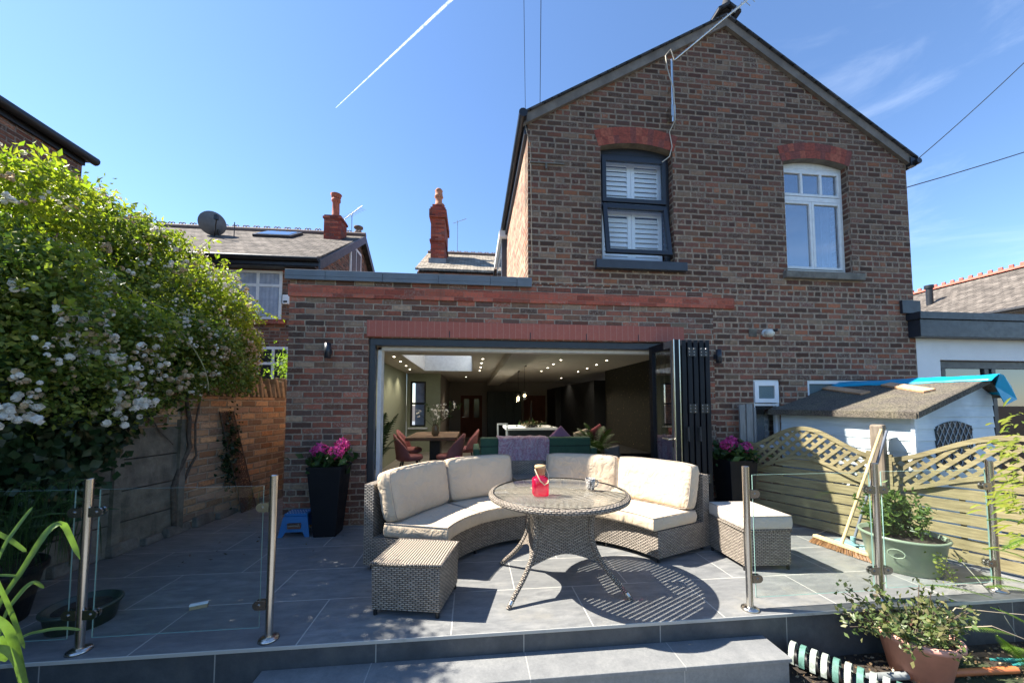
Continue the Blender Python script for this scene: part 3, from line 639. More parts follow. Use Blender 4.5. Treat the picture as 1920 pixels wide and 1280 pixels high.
mb = MB(); mb.box(2.30,2.37,14.82,14.838,.8,1.5); mb.build('door_glass', M['winglass'], dr)
mb = MB(); frame(mb, 1.93, 3.02, -.05, 1.80, 14.83, 14.88, .09); frame(mb, -.60, .46, -.05, 1.80, 14.83, 14.88, .09); mb.build('door_frame', M['taupe'], H)

# ---- bi-fold doors: outer frame, leaves folded outwards on the right
mb = MB(); mb.box(-1.218, 2.658, 4.44, 4.53, 2.06, 2.142); mb.box(-1.218,-1.15,4.44,4.53,.0,2.06); mb.box(2.6,2.658,4.44,4.53,0,2.06); mb.box(-1.15,2.6,4.44,4.53,-.015,.012)
mb.build('door_frame', M['anthracite'], H, bevel=.003)
mb = MB(); mb.box(-1.148,-1.105,4.56,4.70,.012,2.06); mb.box(-1.148,2.6,4.56,4.70,2.02,2.058); mb.build('plaster_reveal', M['white_ptd'], H)
M['doorblack'] = simple('near_black_aluminium', (.006,.008,.013), .45, 0, .15, 6, 0, 60, .25)
xs = [2.235, 2.335, 2.405, 2.475, 2.545, 2.615]
for i, x in enumerate(xs):
    mb = MB(); t = .026; ya, yb = (3.86 if i else 3.84), 4.43
    for (a, b, c, d) in ((ya, ya+.085, .03, 2.085), (yb-.085, yb, .03, 2.085)): mb.box(x-t, x+t, a, b, c, d)
    mb.box(x-t, x+t, ya+.085, yb-.085, .03, .13); mb.box(x-t, x+t, ya+.085, yb-.085, 2.0, 2.085)
    lf = mb.build('folding_door', M['doorblack'], H, bevel=.004)
    mb = MB(); mb.box(x-.004, x+.004, ya+.085, yb-.085, .13, 2.0); mb.build('pane', M['winglass'], lf)
    if i in (0,):
        mb = MB(); mb.box(x+t+.001, x+t+.012, ya-.006, ya+.03, .03, 2.085); mb.box(x-t-.012, x-t-.001, ya-.006, ya+.02, .03, 2.085); mb.build('edge_seal', M['steel'], lf)
        mb = MB(); mb.tube([(x-t,ya+.05,.98),(x-t-.06,ya+.05,.98)], .011, 8); mb.tube([(x-t-.06,ya+.05,.98),(x-t-.06,ya+.17,.98)], .011, 8); mb.tube([(x+t,ya+.05,.98),(x+t+.02,ya+.05,.98),(x+t+.02,ya+.1,.98)], .011, 8); mb.build('handle', M['steel'], lf)
    if i in (2, 4):
        for z in (.55, 1.32, 1.95):
            mb = MB(); mb.box(x-.032, x+.10-.06+.028, ya-.012, ya-.001, z-.05, z+.05); hg = mb.build('hinge', M['black'], lf)
            mb = MB()
            for dx in (-.015, .04):
                for dz in (-.035, 0, .035): mb.lathe([(0,-.005),(.006,-.005),(.006,.005),(0,.005)], (x+dx, ya-.014, z+dz), 8)
            mb.build('bolt', M['steel'], hg)
    if i in (1, 3):
        mb = MB(); mb.tube([(x+.015,ya-.025,1.12),(x+.015,ya-.03,.96)], .009, 8); mb.tube([(x+.015,ya,1.11),(x+.015,ya-.028,1.11)], .007, 6); mb.tube([(x+.015,ya,.97),(x+.015,ya-.028,.97)], .007, 6); mb.build('pull_handle', M['anthracite'], lf)

# ================================================================== NEXT-DOOR EXTENSION (right)
E_ = thing('neighbour_extension', 'white rendered flat-roofed extension with dark fascia right of the brick gable', 'house extension', (7, 4.4, 0))
rend = simple('white_render', (.80,.79,.76), .9, 0, .05, 2, .002, 120)
wall_with_holes('rendered_wall', 6.035, 11, 4.42, 4.7, -.3, lambda x: 2.28, [(6.42, 10.2, -.29, 1.98)], rend, E_)
mb = MB(); mb.box(5.92, 11, 4.26, 9, 2.27, 2.50); mb.build('fascia', M['anthracite'], E_, bevel=.004)
mb = MB(); mb.box(5.895, 11, 4.235, 9, 2.503, 2.60); mb.build('roof_edge', M['anthracite'], E_, bevel=.004)
mb = MB(); mb.box(5.80, 6.08, 4.36, 4.39, 2.605, 2.78); mb.build('flashing', M['anthracite'], E_)
mb = MB(); mb.box(6.43, 10.19, 4.50, 4.56, 1.87, 1.97)
for x in (6.43, 7.25, 8.4, 9.6): mb.box(x, x+.07, 4.50, 4.56, -.2, 1.87); mb.box(x+.10, x+.17, 4.49, 4.55, -.2, 1.87)
fd = mb.build('glazed_door', M['anthracite'], E_, bevel=.003)
mb = MB(); mb.box(6.5, 10.1, 4.525, 4.53, -.2, 1.87); mb.build('pane', glass_mat('dark_reflective_glass', (.12,.13,.12), 0, 2.2), fd)
mb = MB(); mb.box(6.2, 11, 6.2, 6.3, -.3, 2.27); mb.build('inner_wall', M['dark'], E_)

# ================================================================== LEFT-HAND HOUSE WITH DISH
LH = thing('slate_roofed_house', 'red brick house with grey slate roof, dish and rooflight behind the lane wall', 'house', (-6, 9, 0))
gx = -3.45
mb = MB(); mb.box(-14, gx-.15, 8.8, 9.05, -.3, 4.6); mb.box(gx-.4, gx-.152, 9.051, 14.8, -.3, 4.6)
mb.prism([(9.06,4.601),(14.8,4.601),(11.85,6.5)], 'x', gx-.4, gx-.152); mb.build('wall', M['brick_far'], LH)
def rslope(name, x0, x1, ya, za, yb, zb, t, m, par):
    mb = MB(); mb.prism([(ya,za),(yb,zb),(yb,zb+t),(ya,za+t)], 'x', x0, x1); return mb.build(name, m, par)
rf = rslope('roof', -14, gx, 8.5, 4.60, 11.8, 6.60, .07, M['slate'], LH); rslope('rear_roof', -14, gx, 11.8, 6.60, 15.1, 4.5, .07, M['slate'], LH)
mb = MB(); mb.box(-14, gx, 8.47, 8.499, 4.44, 4.63); mb.box(-14, gx-.1, 8.5, 8.79, 4.42, 4.46); mb.tube([(-14,8.42,4.58),(gx,8.42,4.58)], .06, 8); mb.build('gutter', M['black'], LH)
rslope('barge_board', gx+.001, gx+.04, 8.45, 4.34, 11.8, 6.43, .24, M['anth_blue'], LH); rslope('barge_board', gx+.001, gx+.04, 11.801, 6.43, 15.1, 4.3, .24, M['black'], LH)
mb = MB(); mb.tube([(-14,11.8,6.69),(gx+.03,11.8,6.69)], .09, 8)
for i in range(35):
    x = -13.9+i*.3
    for k in (0, .09): mb.tube([(x+k-.04,11.8,6.76),(x+k-.035,11.8,6.81),(x+k,11.8,6.835),(x+k+.035,11.8,6.81),(x+k+.04,11.8,6.76)], .016, 5)
mb.build('ridge_tiles', simple('ridge_clay', (.14,.10,.085), .8), LH)
mb = MB(); mb.hexa([(-6.15,10.75,6.0),(-5.15,10.75,6.0),(-5.15,11.5,6.45),(-6.15,11.5,6.45)], [(-6.15,10.70,6.09),(-5.15,10.70,6.09),(-5.15,11.45,6.54),(-6.15,11.45,6.54)]); rw = mb.build('rooflight', M['anthracite'], LH)
mb = MB(); mb.hexa([(-6.08,10.76,6.128),(-5.22,10.76,6.128),(-5.22,11.39,6.506),(-6.08,11.39,6.506)], [(-6.08,10.755,6.136),(-5.22,10.755,6.136),(-5.22,11.385,6.514),(-6.08,11.385,6.514)]); mb.build('pane', glass_mat('sky_pane', (.2,.22,.25), .0, 4.0), rw)
mb = MB(); mb.box(-4.33,-3.86,10.9,11.4,5.9,6.85); mb.box(-4.36,-3.83,10.87,11.43,6.74,6.80); ch = mb.build('chimney', M['brick_red'], LH)
mb = MB(); mb.lathe([(.15,0),(.17,.05),(.14,.12),(.13,.5),(.17,.53),(.17,.6),(.12,.62)], (-4.1,11.15,6.85), 16, sx=.75, sy=.75); mb.lathe([(.12,.62),(.16,.66),(.16,.7),(.19,.74),(.0,.82)], (-4.1,11.15,6.85), 16, sx=.85, sy=.85); mb.build('chimney_pot', M['redclay'], ch)
mb = MB(); mb.lathe([(.16,-.6),(.14,0),(.12,.3),(.17,.32),(.17,.38),(.12,.4),(.12,.5),(.19,.52),(.19,.57),(.0,.62)], (-3.98,12.9,6.9), 14, sx=.8, sy=.8); mb.build('chimney_pot', simple('dark_clay', (.12,.08,.06), .8), LH)
# windows in its front wall and gable
def far_window(x0, x1, z0, z1, y, par, mull=(), trans=(), mat=None, curtain=True):
    mb = MB(); frame(mb, x0, x1, z0, z1, y-.03, y-.004, .06)
    for x in mull: mb.box(x-.03, x+.03, y-.03, y-.004, z0+.06, z1-.06)
    for z in trans: mb.box(x0+.06, x1-.06, y-.032, y-.005, z-.03, z+.03)
    o = mb.build('window', mat or M['white_ptd'], par)
    mb = MB(); mb.box(x0+.06, x1-.06, y-.012, y-.006, z0+.06, z1-.06); mb.build('pane', simple('far_glass', (.10,.14,.2), .08, 0, .3) if curtain else M['black'], o)
    if curtain:
        mb = MB(); mb.grid(lambda u, v: (u, y-.018+.004*math.sin(u*70), v), list(np.linspace(x0+.07, x1-.07, 60)), [z0+.07, z1-.07]); mb.build('net_curtain', simple('pale_curtain', (.32,.37,.45), .9), o)
    return o
far_window(-5.75, -4.36, 3.28, 4.40, 8.8, LH, (-4.88,), (4.06,))
mb = MB(); mb.box(-5.9,-4.25,8.785,8.799,4.40,4.585); mb.build('red_lintel', M['brick_red'], LH)
mb = MB(); mb.box(-5.9,-4.25,8.7,8.799,3.17,3.27); mb.build('window_sill', M['brick_red'], LH)
far_window(-5.7, -4.15, 1.5, 2.66, 8.8, LH, (-5.1,-4.82,-4.5), (2.28,), None, False)
mb = MB(); frame(mb, 0,1,0,1,0,1,.06); mb = MB(); mb.box(gx-.148,gx-.11,10.9,11.9,5.0,6.1); gw = mb.build('window', M['white_ptd'], LH)
mb = MB(); mb.box(gx-.108,gx-.10,11.0,11.36,5.08,6.0); mb.box(gx-.108,gx-.10,11.44,11.8,5.08,6.0); mb.build('pane', M['black'], gw)
mb = MB(); mb.box(-3.92,-3.62,8.5,9.5,-.3,4.85); 
D_ = thing('satellite_dish', 'grey satellite dish on the slate roof above the roses', 'satellite dish', (-6.9, 9.6, 5.9))
mb = MB(); th = Vector((-.45,.70,.50)).to_track_quat('Z', 'Y').to_matrix().to_4x4()
def dish(u, v):
    p = th @ Vector((u*math.cos(v)*.31, u*math.sin(v)*.32, .10*u*u)); return (p.x-7.05, p.y+10.5, p.z+6.22)
mb.grid(dish, [i/8 for i in range(9)], [2*math.pi*i/32 for i in range(33)]); mb.build('reflector', simple('dish_grey', (.13,.14,.155), .6), D_)
mb = MB(); mb.tube([(-7.0,10.65,6.15),(-6.95,10.8,5.7)], .03, 8); mb.tube([(-7.02,10.55,5.9),(-6.7,10.1,6.0),(-6.65,10.05,6.15)], .015, 6); mb.box(-6.69,-6.61,10.0,10.08,6.13,6.25); mb.tube([(-6.55,10.6,5.8),(-6.55,10.6,6.35)], .012, 6); mb.build('mount', M['black'], D_)
mb = MB(); mb.box(-4.05,-3.9,8.62,8.78,3.02,3.28); mb.build('x', M['white'], None); bpy.data.objects.remove(bpy.data.objects['x'])
AB = thing('alarm_box', 'small white alarm box on the far house wall just left of the extension', 'alarm box', (-4.2,8.78,3.5))
mb = MB(); mb.box(-4.31,-4.17,8.70,8.79,3.63,3.84); mb.build('case', M['white'], AB, bevel=.01); mb = MB(); mb.box(-4.28,-4.20,8.692,8.699,3.66,3.70); mb.build('vent_strip', M['black'], AB)

# gable of the nearest left neighbour: brick flank with a black gutter
NB = thing('neighbour_house', 'dark brick house with black gutter rising behind the white roses', 'house', (-8, 6, 0))
mb = MB(); mb.box(-13, -7.05, -1, 7.2, -.3, 5.72); mb.build('wall', M['brick_far'], NB)
mb = MB(); mb.prism([(-6.95,5.78),(-6.95,5.86),(-10,7.4),(-13,5.86),(-13,5.78)], 'y', -1.1, 7.3); mb.build('roof', M['slate_dk'], NB)
mb = MB(); mb.tube([(-6.92,-1.1,5.80),(-6.92,7.3,5.80)], .075, 10); mb.box(-7.049,-7.0,-1,7.2,5.66,5.77); mb.build('gutter', M['black'], NB)

# middle house with the tall chimney, seen over the parapet
MH = thing('chimneyed_house', 'far house with warm slate roof and tall red chimney left of the gable', 'house', (0, 16, 0))
rslope('roof', -2.0, 5, 12.6, 5.93, 16, 7.85, .08, M['slate_warm'], MH)
mb = MB(); mb.box(-1.95,-1.06,12.7,12.9,-.3,2.745); mb.build('lower_wall', simple('pale_far_render', (.75,.77,.8), .9), MH)
mb = MB(); mb.prism([(12.7,2.75),(12.7,5.9),(16,7.78),(19,5.9),(19,2.75)], 'x', -1.95, 4.9); mb.build('wall', M['brick_far'], MH)
mb = MB(); mb.tube([(-2.0,16,7.95),(5,16,7.95)], .09, 8)
for i in range(22):
    x = -1.9+i*.3
    for k in (0,.1): mb.tube([(x+k-.04,16,8.02),(x+k,16,8.08),(x+k+.04,16,8.02)], .018, 5)
mb.build('ridge_tiles', bpy.data.materials['ridge_clay'], MH)
mb = MB(); mb.box(-1.62,-1.1,13.7,15.3,6.4,8.45); mb.box(-1.66,-1.06,13.66,15.34,7.45,7.52); mb.box(-1.68,-1.04,13.62,15.38,8.35,8.65); mb.box(-1.64,-1.08,13.66,15.34,8.651,8.75); mb.box(-1.58,-1.14,13.75,15.2,8.751,8.9)
ch = mb.build('chimney', M['brick_red'], MH)
for y in (13.95, 15.0):
    mb = MB(); mb.lathe([(.15,0),(.17,.06),(.13,.12),(.12,.35),(.17,.38),(.15,.44),(.13,.6),(.15,.63),(.10,.7)], (-1.36,y,8.9), 16); mb.build('chimney_pot', simple('warm_pot', (.42,.17,.09), .8), ch)
mb = MB(); mb.box(-1.68,-1.04,13.58,13.699,6.52,6.76); mb.build('flashing', M['lead'], ch)

# far house on the right
RH = thing('far_slate_house', 'house with grey slate roof and red ridge tiles beyond the dark fascia', 'house', (18, 12, 0))
mb = MB(); mb.prism([(16.9,4.40),(21,6.6),(25,4.4),(25,4.3),(21,6.5),(16.9,4.28)], 'y', 9.0, 30); mb.build('roof', M['slate'], RH)
mb = MB(); mb.prism([(17.3,-.3),(17.3,4.4),(21,6.45),(24.6,4.4),(24.6,-.3)], 'y', 9.3, 29.6); mb.build('wall', simple('cream_wall', (.6,.58,.54), .9), RH)
mb = MB(); mb.tube([(16.82,9.0,4.32),(16.82,30,4.32)], .08, 8); mb.build('gutter', M['black'], RH)
mb = MB(); mb.prism([(20.85,6.6),(21,6.72),(21.15,6.6)], 'y', 8.98, 30)
for i in range(70):
    y = 9.0+i*.3; mb.box(20.97,21.03,y,y+.12,6.7,6.82)
mb.build('ridge_tiles', simple('red_ridge', (.45,.12,.08), .8), RH)
mb = MB(); mb.tube([(19.0,13.3,5.4),(19.0,13.3,6.2)], .11, 12); mb.tube([(19.0,13.3,6.2),(19.0,13.3,6.33)], .15, 12); mb.build('vent_pipe', M['black'], RH)

# ================================================================== aerials and cables
A = thing('tv_aerial', 'large aerial on a bent pole fixed to the brown gable', 'aerial', (2.53, 4.35, 5))
mb = MB(); mb.tube([(2.53,4.30,4.98),(2.53,4.30,5.82)], .018, 8); mb.tube([(2.53,4.39,5.1),(2.53,4.30,5.1)], .015, 6); mb.tube([(2.53,4.39,5.45),(2.53,4.30,5.45)], .015, 6); mb.box(2.50,2.56,4.28,4.399,5.05,5.2); mb.build('pole', M['steel'], A)
mb = MB(); p0 = Vector((2.56,4.28,5.80)); p1 = Vector((3.72,4.0,6.72)); mb.tube([p0, p1], .013, 6); dr_ = (p1-p0).normalized(); 
for i in range(20):
    q = p0.lerp(p1, .06+i*.048); l = .035 if i < 14 else .09
    s_ = Vector((dr_.z*.4,.9,-dr_.x*.4)).normalized() if i < 14 else Vector((-dr_.z,.15,dr_.x)).normalized()
    mb.tube([q-s_*l, q+s_*l], .0045, 5)
mb.build('boom', M['steel'], A)
mb = MB(); mb.tube([p0,(2.50,4.27,5.93),(2.44,4.28,5.85),(2.47,4.30,5.7),(2.53,4.27,5.4),(2.55,4.28,5.0),(2.52,4.37,4.9),(2.56,4.385,4.72),(2.52,4.385,4.58),(2.42,4.385,4.50)], .007, 6); mb.build('cable', simple('cream_cable', (.5,.45,.36), .6), A)
A2 = thing('tv_aerial', 'small aerial on the slate roof right of the short red chimney', 'aerial', (-4.3,12,6.9))
mb = MB(); mb.tube([(-3.98,12.2,6.5),(-3.98,12.2,7.62)], .016, 6); mb.tube([(-4.3,12.3,7.38),(-3.6,12.0,7.75)], .012, 5)
for i in range(9): x = -4.25+i*.078; z = 7.41+i*.041; mb.tube([(x-.03,12.0,z-.08),(x+.03,12.4,z+.08)], .007, 4)
mb.build('mast', M['steel_dark'], A2)
A3 = thing('tv_aerial', 'tiny distant aerial behind the tall red chimney', 'aerial', (-.3,16,8))
mb = MB(); mb.tube([(-.75,16.3,8.0),(-.75,16.3,9.6)], .016, 6); mb.tube([(-.95,16.3,9.45),(-.35,16.3,9.7)], .01, 5)
for i in range(5): mb.tube([(-.9+i*.12,16.1,9.42+i*.05),(-.9+i*.12,16.5,9.52+i*.05)], .007, 4)
mb.build('mast', M['steel_dark'], A3)
def wire(name, lab, a, b, sag=.1, r=.006):
    a, b = Vector(a), Vector(b); mb = MB(); mb.tube([a.lerp(b, i/16)-Vector((0,0,sag*4*(i/16)*(1-i/16))) for i in range(17)], r, 5); o = mb.build(name, M['black']); return tag(o, lab, 'cable', 'overhead telephone cables')
wire('overhead_cable', 'left thin black cable coming down to the left eaves of the gable', (.62,4.32,EL), (.12,1.2,7.4), .05, .003)
wire('overhead_cable', 'right thin black cable coming down to the left verge of the gable', (.80,4.30,EL+.12), (.30,1.3,7.2), .05, .004)
wire('overhead_cable', 'upper black cable running from the right eaves to the top right corner', (6.10,4.40,4.72), (9.2,3.2,8.2), .15, .006)
wire('overhead_cable', 'lower black cable passing behind the right edge of the gable', (5.6,9,5.6), (30,8,14.2), .6, .014)
# ================================================================== GLASS BALUSTRADES
def ball_post(x, y, par, clampdirs, h=.945):
    mb = MB(); mb.tube([(x,y,.012),(x,y,h)], .021, 20); mb.lathe([(0,h+.004),(.018,h+.003),(.021,h)], (x,y,0), 20)
    p = mb.build('post', M['steel'], par)
    mb = MB(); mb.lathe([(.021,.02),(.03,.018),(.052,.012),(.056,.001),(0,.001)], (x,y,0), 28); mb.build('base_flange', M['steel'], p)
    for s in clampdirs:
        for z in (.76, .20):
            mb = MB(); P = [(.0,-.026),(.045,-.026)]+[(.045+.026*math.cos(a), .026*math.sin(a)) for a in np.linspace(-math.pi/2, math.pi/2, 9)]+[(0,.026)]
            for ya, yb in ((-.016,-.007),(.007,.016)):
                mb.prism([(x+s*(.018+u), z+v) for u, v in P], 'y', y+ya, y+yb)
            mb.tube([(x+s*.055,y-.022,z),(x+s*.055,y+.022,z)], .008, 8)
            mb.build('glass_clamp', M['steel_dark'], p)
def glass_pane(x0, x1, y, par, z0=.07, z1=.885):
    mb = MB(); mb.box(x0, x1, y-.004, y+.004, z0, z1, 0)
    o = mb.build('glass_panel', [M['glass'], M['glassedge']], par)
    for i, f_ in enumerate(o.data.polygons): f_.material_index = 0 if abs(f_.normal.y) > .5 else 1
    return o
n = N('glass_edge'); M['glassedge'] = n.base((.25,.42,.38), .15, 0, .8)
B1 = thing('glass_balustrade', 'glass balustrade with steel posts at the shaded left edge of the patio', 'balustrade', (-1.7, 2.36, 0))
ball_post(-2.17, 2.36, B1, (-1, 1)); ball_post(-1.18, 2.36, B1, (-1,)); ball_post(-3.25, 2.36, B1, (1, -1))
glass_pane(-2.11, -1.235, 2.36, B1); glass_pane(-3.19, -2.235, 2.36, B1)
B2 = thing('glass_balustrade', 'glass balustrade with steel posts at the sunlit right edge in front of the broom', 'balustrade', (2.8, 2.38, 0))
ball_post(1.85, 2.36, B2, (1,)); ball_post(2.86, 2.38, B2, (-1, 1)); ball_post(3.85, 2.40, B2, (-1,))
glass_pane(1.905, 2.80, 2.37, B2); glass_pane(2.92, 3.79, 2.39, B2)

# ================================================================== RATTAN FURNITURE
TC = (.665, 2.87); TZ = .69; TR = .54
T = thing('round_table', 'round woven rattan table with glass top and curved flared legs', 'table', (*TC, 0))
mb = MB(); P = [(.47,TZ-.03),(TR-.02,TZ-.045),(TR,TZ-.035),(TR+.005,TZ-.015),(TR-.004,TZ-.002),(TR-.03,TZ)]
mb.lathe(P, (*TC,0), 72, 0); mb.build('table_rim', M['rattan'], T)
mb = MB(); k = 72; vs = [(TC[0]+(TR-.03)*math.cos(2*math.pi*i/k), TC[1]+(TR-.03)*math.sin(2*math.pi*i/k), TZ-.004) for i in range(k)]
c25, s25 = math.cos(R_(62)), math.sin(R_(62))
mb.add(vs, [tuple(range(k))], [[(x*c25-y*s25, x*s25+y*c25) for x, y, z in vs]]); mb.build('table_top', M['rope2'], T)
mb = MB(); mb.lathe([(0,.0005),(TR-.035,.0005),(TR-.032,.003),(TR-.035,.0055),(0,.0055)], (*TC, TZ), 72); mb.build('glass_top', glass_mat('table_glass', (.985,.99,.985), .02, 1.2), T)
mb = MB(); mb.lathe([(TR-.033,.001),(TR-.029,.003),(TR-.033,.006)], (*TC, TZ), 72); mb.build('glass_edge', M['black'], T)
# pedestal: four concave flared woven panels between the legs
LG = [R_(a) for a in (-141, -36, 41, 141)]
def legp(a, z):
    t = 1-z/.64; t = max(0, min(1, t)); r = .30+.06*math.sin(math.pi*min(1, t*1.1))*-1+.25*t**2.6
    return Vector((TC[0]+r*math.cos(a), TC[1]+r*math.sin(a), z))
for a in LG:
    mb = MB(); zz = [.64-.64*i/16 for i in range(17)]; mb.tube([legp(a, z) for z in zz], [.026-.010*(i/16) for i in range(17)], 10); lg = mb.build('leg', M['rattan'], T)
    p = legp(a, 0); q = legp(a, .04); mb = MB(); mb.tube([p, q], [.015,.0175], 10); mb.build('foot_cap', M['steel'], lg)
for i in range(4):
    a0, a1 = LG[i], LG[(i+1) % 4]
    if a1 < a0: a1 += 2*math.pi
    mb = MB()
    def pan(u, v):
        zb = .185+.075*math.sin(math.pi*u)**1.0+ .02; z = .645*(1-v)+zb*v
        A_ = legp(a0, z); B_ = legp(a1, z); q = A_.lerp(B_, u); return (q.x, q.y, z)
    mb.grid(pan, [k/14 for k in range(15)], [k/10 for k in range(11)], 0, True, lambda u, v: (u*.5, v*.45))
    mb.build('woven_panel', M['rattan'], T)

SC = (.68, 2.72)
def pol(r, a, z): return (SC[0]+r*math.cos(a), SC[1]+r*math.sin(a), z)
def pillow(fn, nu=22, nv=14, nw=5, puff=.55, rnd=.22, wr=.0):
    "closed rounded slab: fn maps (u,v,w) in [-1,1]^3 to the world; w is thickness"
    mb = MB(); ph = random.random()*9
    def prof(u, v):
        e = max(abs(u)**6, abs(v)**6); t = (1-min(1, abs(u))**5)*(1-min(1, abs(v))**5)
        s_ = (1-puff)+puff*t**.35 if t > 0 else (1-puff)
        w_ = wr*math.sin(u*5+ph+v*3)*math.cos(v*4-ph)*.5+wr*math.sin(u*23+ph)*max(0, abs(v)-.55)*1.5+wr*math.sin(v*19+ph)*max(0, abs(u)-.7)*2
        return s_+w_
    for side in (-1, 1):
        def f_(u, v): 
            return fn(u, v, side*prof(u, v))
        us = [math.sin(math.pi/2*(-1+2*i/nu)) for i in range(nu+1)]; vs = [math.sin(math.pi/2*(-1+2*i/nv)) for i in range(nv+1)]
        if side < 0: us = us[::-1]
        mb.grid(f_, us, vs)
    ring = [(u, -1) for u in [math.sin(math.pi/2*(-1+2*i/nu)) for i in range(nu)]]+[(1, v) for v in [math.sin(math.pi/2*(-1+2*i/nv)) for i in range(nv)]]
    ring += [(u, 1) for u in [math.sin(math.pi/2*(1-2*i/nu)) for i in range(nu)]]+[(-1, v) for v in [math.sin(math.pi/2*(1-2*i/nv)) for i in range(nv+1)]]
    mb.grid(lambda i, w_: fn(ring[int(i)][0]*(1+rnd*.12*(1-w_*w_)), ring[int(i)][1]*(1+rnd*.12*(1-w_*w_)), w_*prof(*ring[int(i)])), list(range(len(ring))), [-1,-.6,0,.6,1])
    return mb
def finish(o):
    import bmesh
    bm = bmesh.new(); bm.from_mesh(o.data); bmesh.ops.remove_doubles(bm, verts=bm.verts, dist=2e-4); bmesh.ops.recalc_face_normals(bm, faces=bm.faces)
    for f_ in bm.faces: f_.smooth = True
    bm.to_mesh(o.data); bm.free(); return o
def piping(fn, par, w_, seg=20):
    pts = [fn(-1+2*i/seg, -1, w_) for i in range(seg)]+[fn(1, -1+2*i/seg, w_) for i in range(seg)]+[fn(1-2*i/seg, 1, w_) for i in range(seg)]+[fn(-1, 1-2*i/seg, w_) for i in range(seg+1)]
    mb = MB(); mb.tube(pts, .0035, 5, caps=False); return mb.build('piping', M['pipe'], par)
def curved_sofa(name, lab, a0, a1):
    am = (a0+a1)/2; S = thing(name, lab, 'sofa', (*pol(1.2, am, 0)[:2], 0))
    ri, ro = .95, 1.66
    def arcbox(mb, r0, r1, z0, z1, a, b, lean=0, k=18):
        A_ = [a+(b-a)*i/k for i in range(k+1)]
        mb.grid(lambda t, v: pol(r0, t, z0+(z1-z0)*v), A_, [0,1], 0, True, lambda t, v: (t*r0, z0+(z1-z0)*v))
        mb.grid(lambda t, v: pol(r1+lean*v, t, z0+(z1-z0)*v), A_[::-1], [0,1], 0, True, lambda t, v: (t*r1, z0+(z1-z0)*v))
        mb.grid(lambda t, v: pol(r0+(r1+lean-r0)*v, t, z1), A_, [0,1], 0, False, lambda t, v: (r0+(r1-r0)*v, t*r1))
        mb.grid(lambda t, v: pol(r0+(r1-r0)*v, t, z0), A_[::-1], [0,1], 0, False, lambda t, v: (r0+(r1-r0)*v, t*r1))
        for t, s_ in ((a, 1), (b, -1)):
            q = [pol(r0, t, z0), pol(r1, t, z0), pol(r1+lean, t, z1), pol(r0, t, z1)]
            uv = [(r0, z0), (r1, z0), (r1+lean, z1), (r0, z1)]
            if s_ < 0: q = q[::-1]; uv = uv[::-1]
            mb.add(q, [(0,1,2,3)], [uv])
    mb = MB(); arcbox(mb, ri+.02, ro-.08, .045, .27, a0, a1); mb.build('seat_base', M['rattan'], S)
    mb = MB(); arcbox(mb, ro-.085, ro, .045, .70, a0-.002, a1+.002); mb.build('back_frame', M['rattan'], S)
    for t in (a0+.03, am, a1-.03):
        for r in (ri+.05, ro-.05):
            p = pol(r, t, 0); mb = MB(); mb.tube([(p[0],p[1],0),(p[0],p[1],.046)], .013, 8); mb.build('foot', M['black'], S)
    for j in range(2):
        b0 = a0+(a1-a0)*j/2+.006; b1 = a0+(a1-a0)*(j+1)/2-.006; bm_ = (b0+b1)/2; hb = (b1-b0)/2
        f1 = lambda u, v, w_: pol(1.20+v*.275, bm_+u*hb, .332+w_*.060)
        pl = pillow(f1, 20, 12, 3, .16, .25, .016).build('seat_cushion', M['cream'], S); finish(pl)
        piping(lambda u, v, w_: f1(u*1.003, v*1.004, w_), pl, .93)
        def f2(u, v, w_):
            t = bm_+u*hb*1.01; u0 = u; u = u*(1-.05*abs(v)**6); v = v*(1-.07*abs(u0)**6); t = bm_+u*hb*1.01; zc = .385+(v+1)/2*.415; rr = 1.455+(v+1)/2*.085-.02*math.cos(u*1.5)
            ch = 1.5*(1/math.cos(u*hb*.55)-1)  # a nearly straight pillow across the arc
            q = Vector(pol(rr-.0*ch, t, zc)); d = Vector((math.cos(t), math.sin(t), -.16))
            return tuple(q-d*(.03)-d*w_*.092)
        pb = pillow(f2, 30, 18, 3, .60, .2, .06).build('back_cushion', M['cream'], S); finish(pb)
        piping(f2, pb, .66)
    return S
curved_sofa('curved_sofa', 'left curved rattan sofa section with cream cushions, half in shade', R_(100), R_(162))
curved_sofa('curved_sofa', 'right curved rattan sofa section with sunlit cream cushions', R_(21.5), R_(84))
K = thing('corner_side_table', 'low woven rattan linking section with back between the two curved sofas', 'rattan side table', (*pol(1.4, R_(92), 0)[:2], 0))
A_ = [R_(84.4)+R_(15.2)*i/6 for i in range(7)]
mb = MB()
for r0, r1, z1 in ((1.12,1.565,.56),(1.57,1.65,.705)):
    mb.grid(lambda t, v: pol(r0, t, .05+(z1-.05)*v), A_, [0,1], 0, True, lambda t, v: (t*r0, z1*v)); mb.grid(lambda t, v: pol(r0+(r1-r0)*v, t, z1), A_, [0,1], 0, False, lambda t, v: (t*r0, r0+(r1-r0)*v))
    mb.grid(lambda t, v: pol(r1, t, .05+(z1-.05)*v), A_[::-1], [0,1], 0, True, lambda t, v: (t*r1, z1*v))
    for t in (A_[0], A_[-1]): mb.add([pol(r0,t,.05),pol(r1,t,.05),pol(r1,t,z1),pol(r0,t,z1)], [(0,1,2,3)], [[(r0,0),(r1,0),(r1,z1),(r0,z1)]])
mb.build('woven_frame', M['rattan'], K)
mb = MB()
for t in (A_[0]+.03, A_[-1]-.03):
    for r in (1.12, 1.56): p = pol(r, t, 0); mb.tube([(p[0],p[1],0),(p[0],p[1],.05)], .012, 6)
mb.build('feet', M['black'], K)

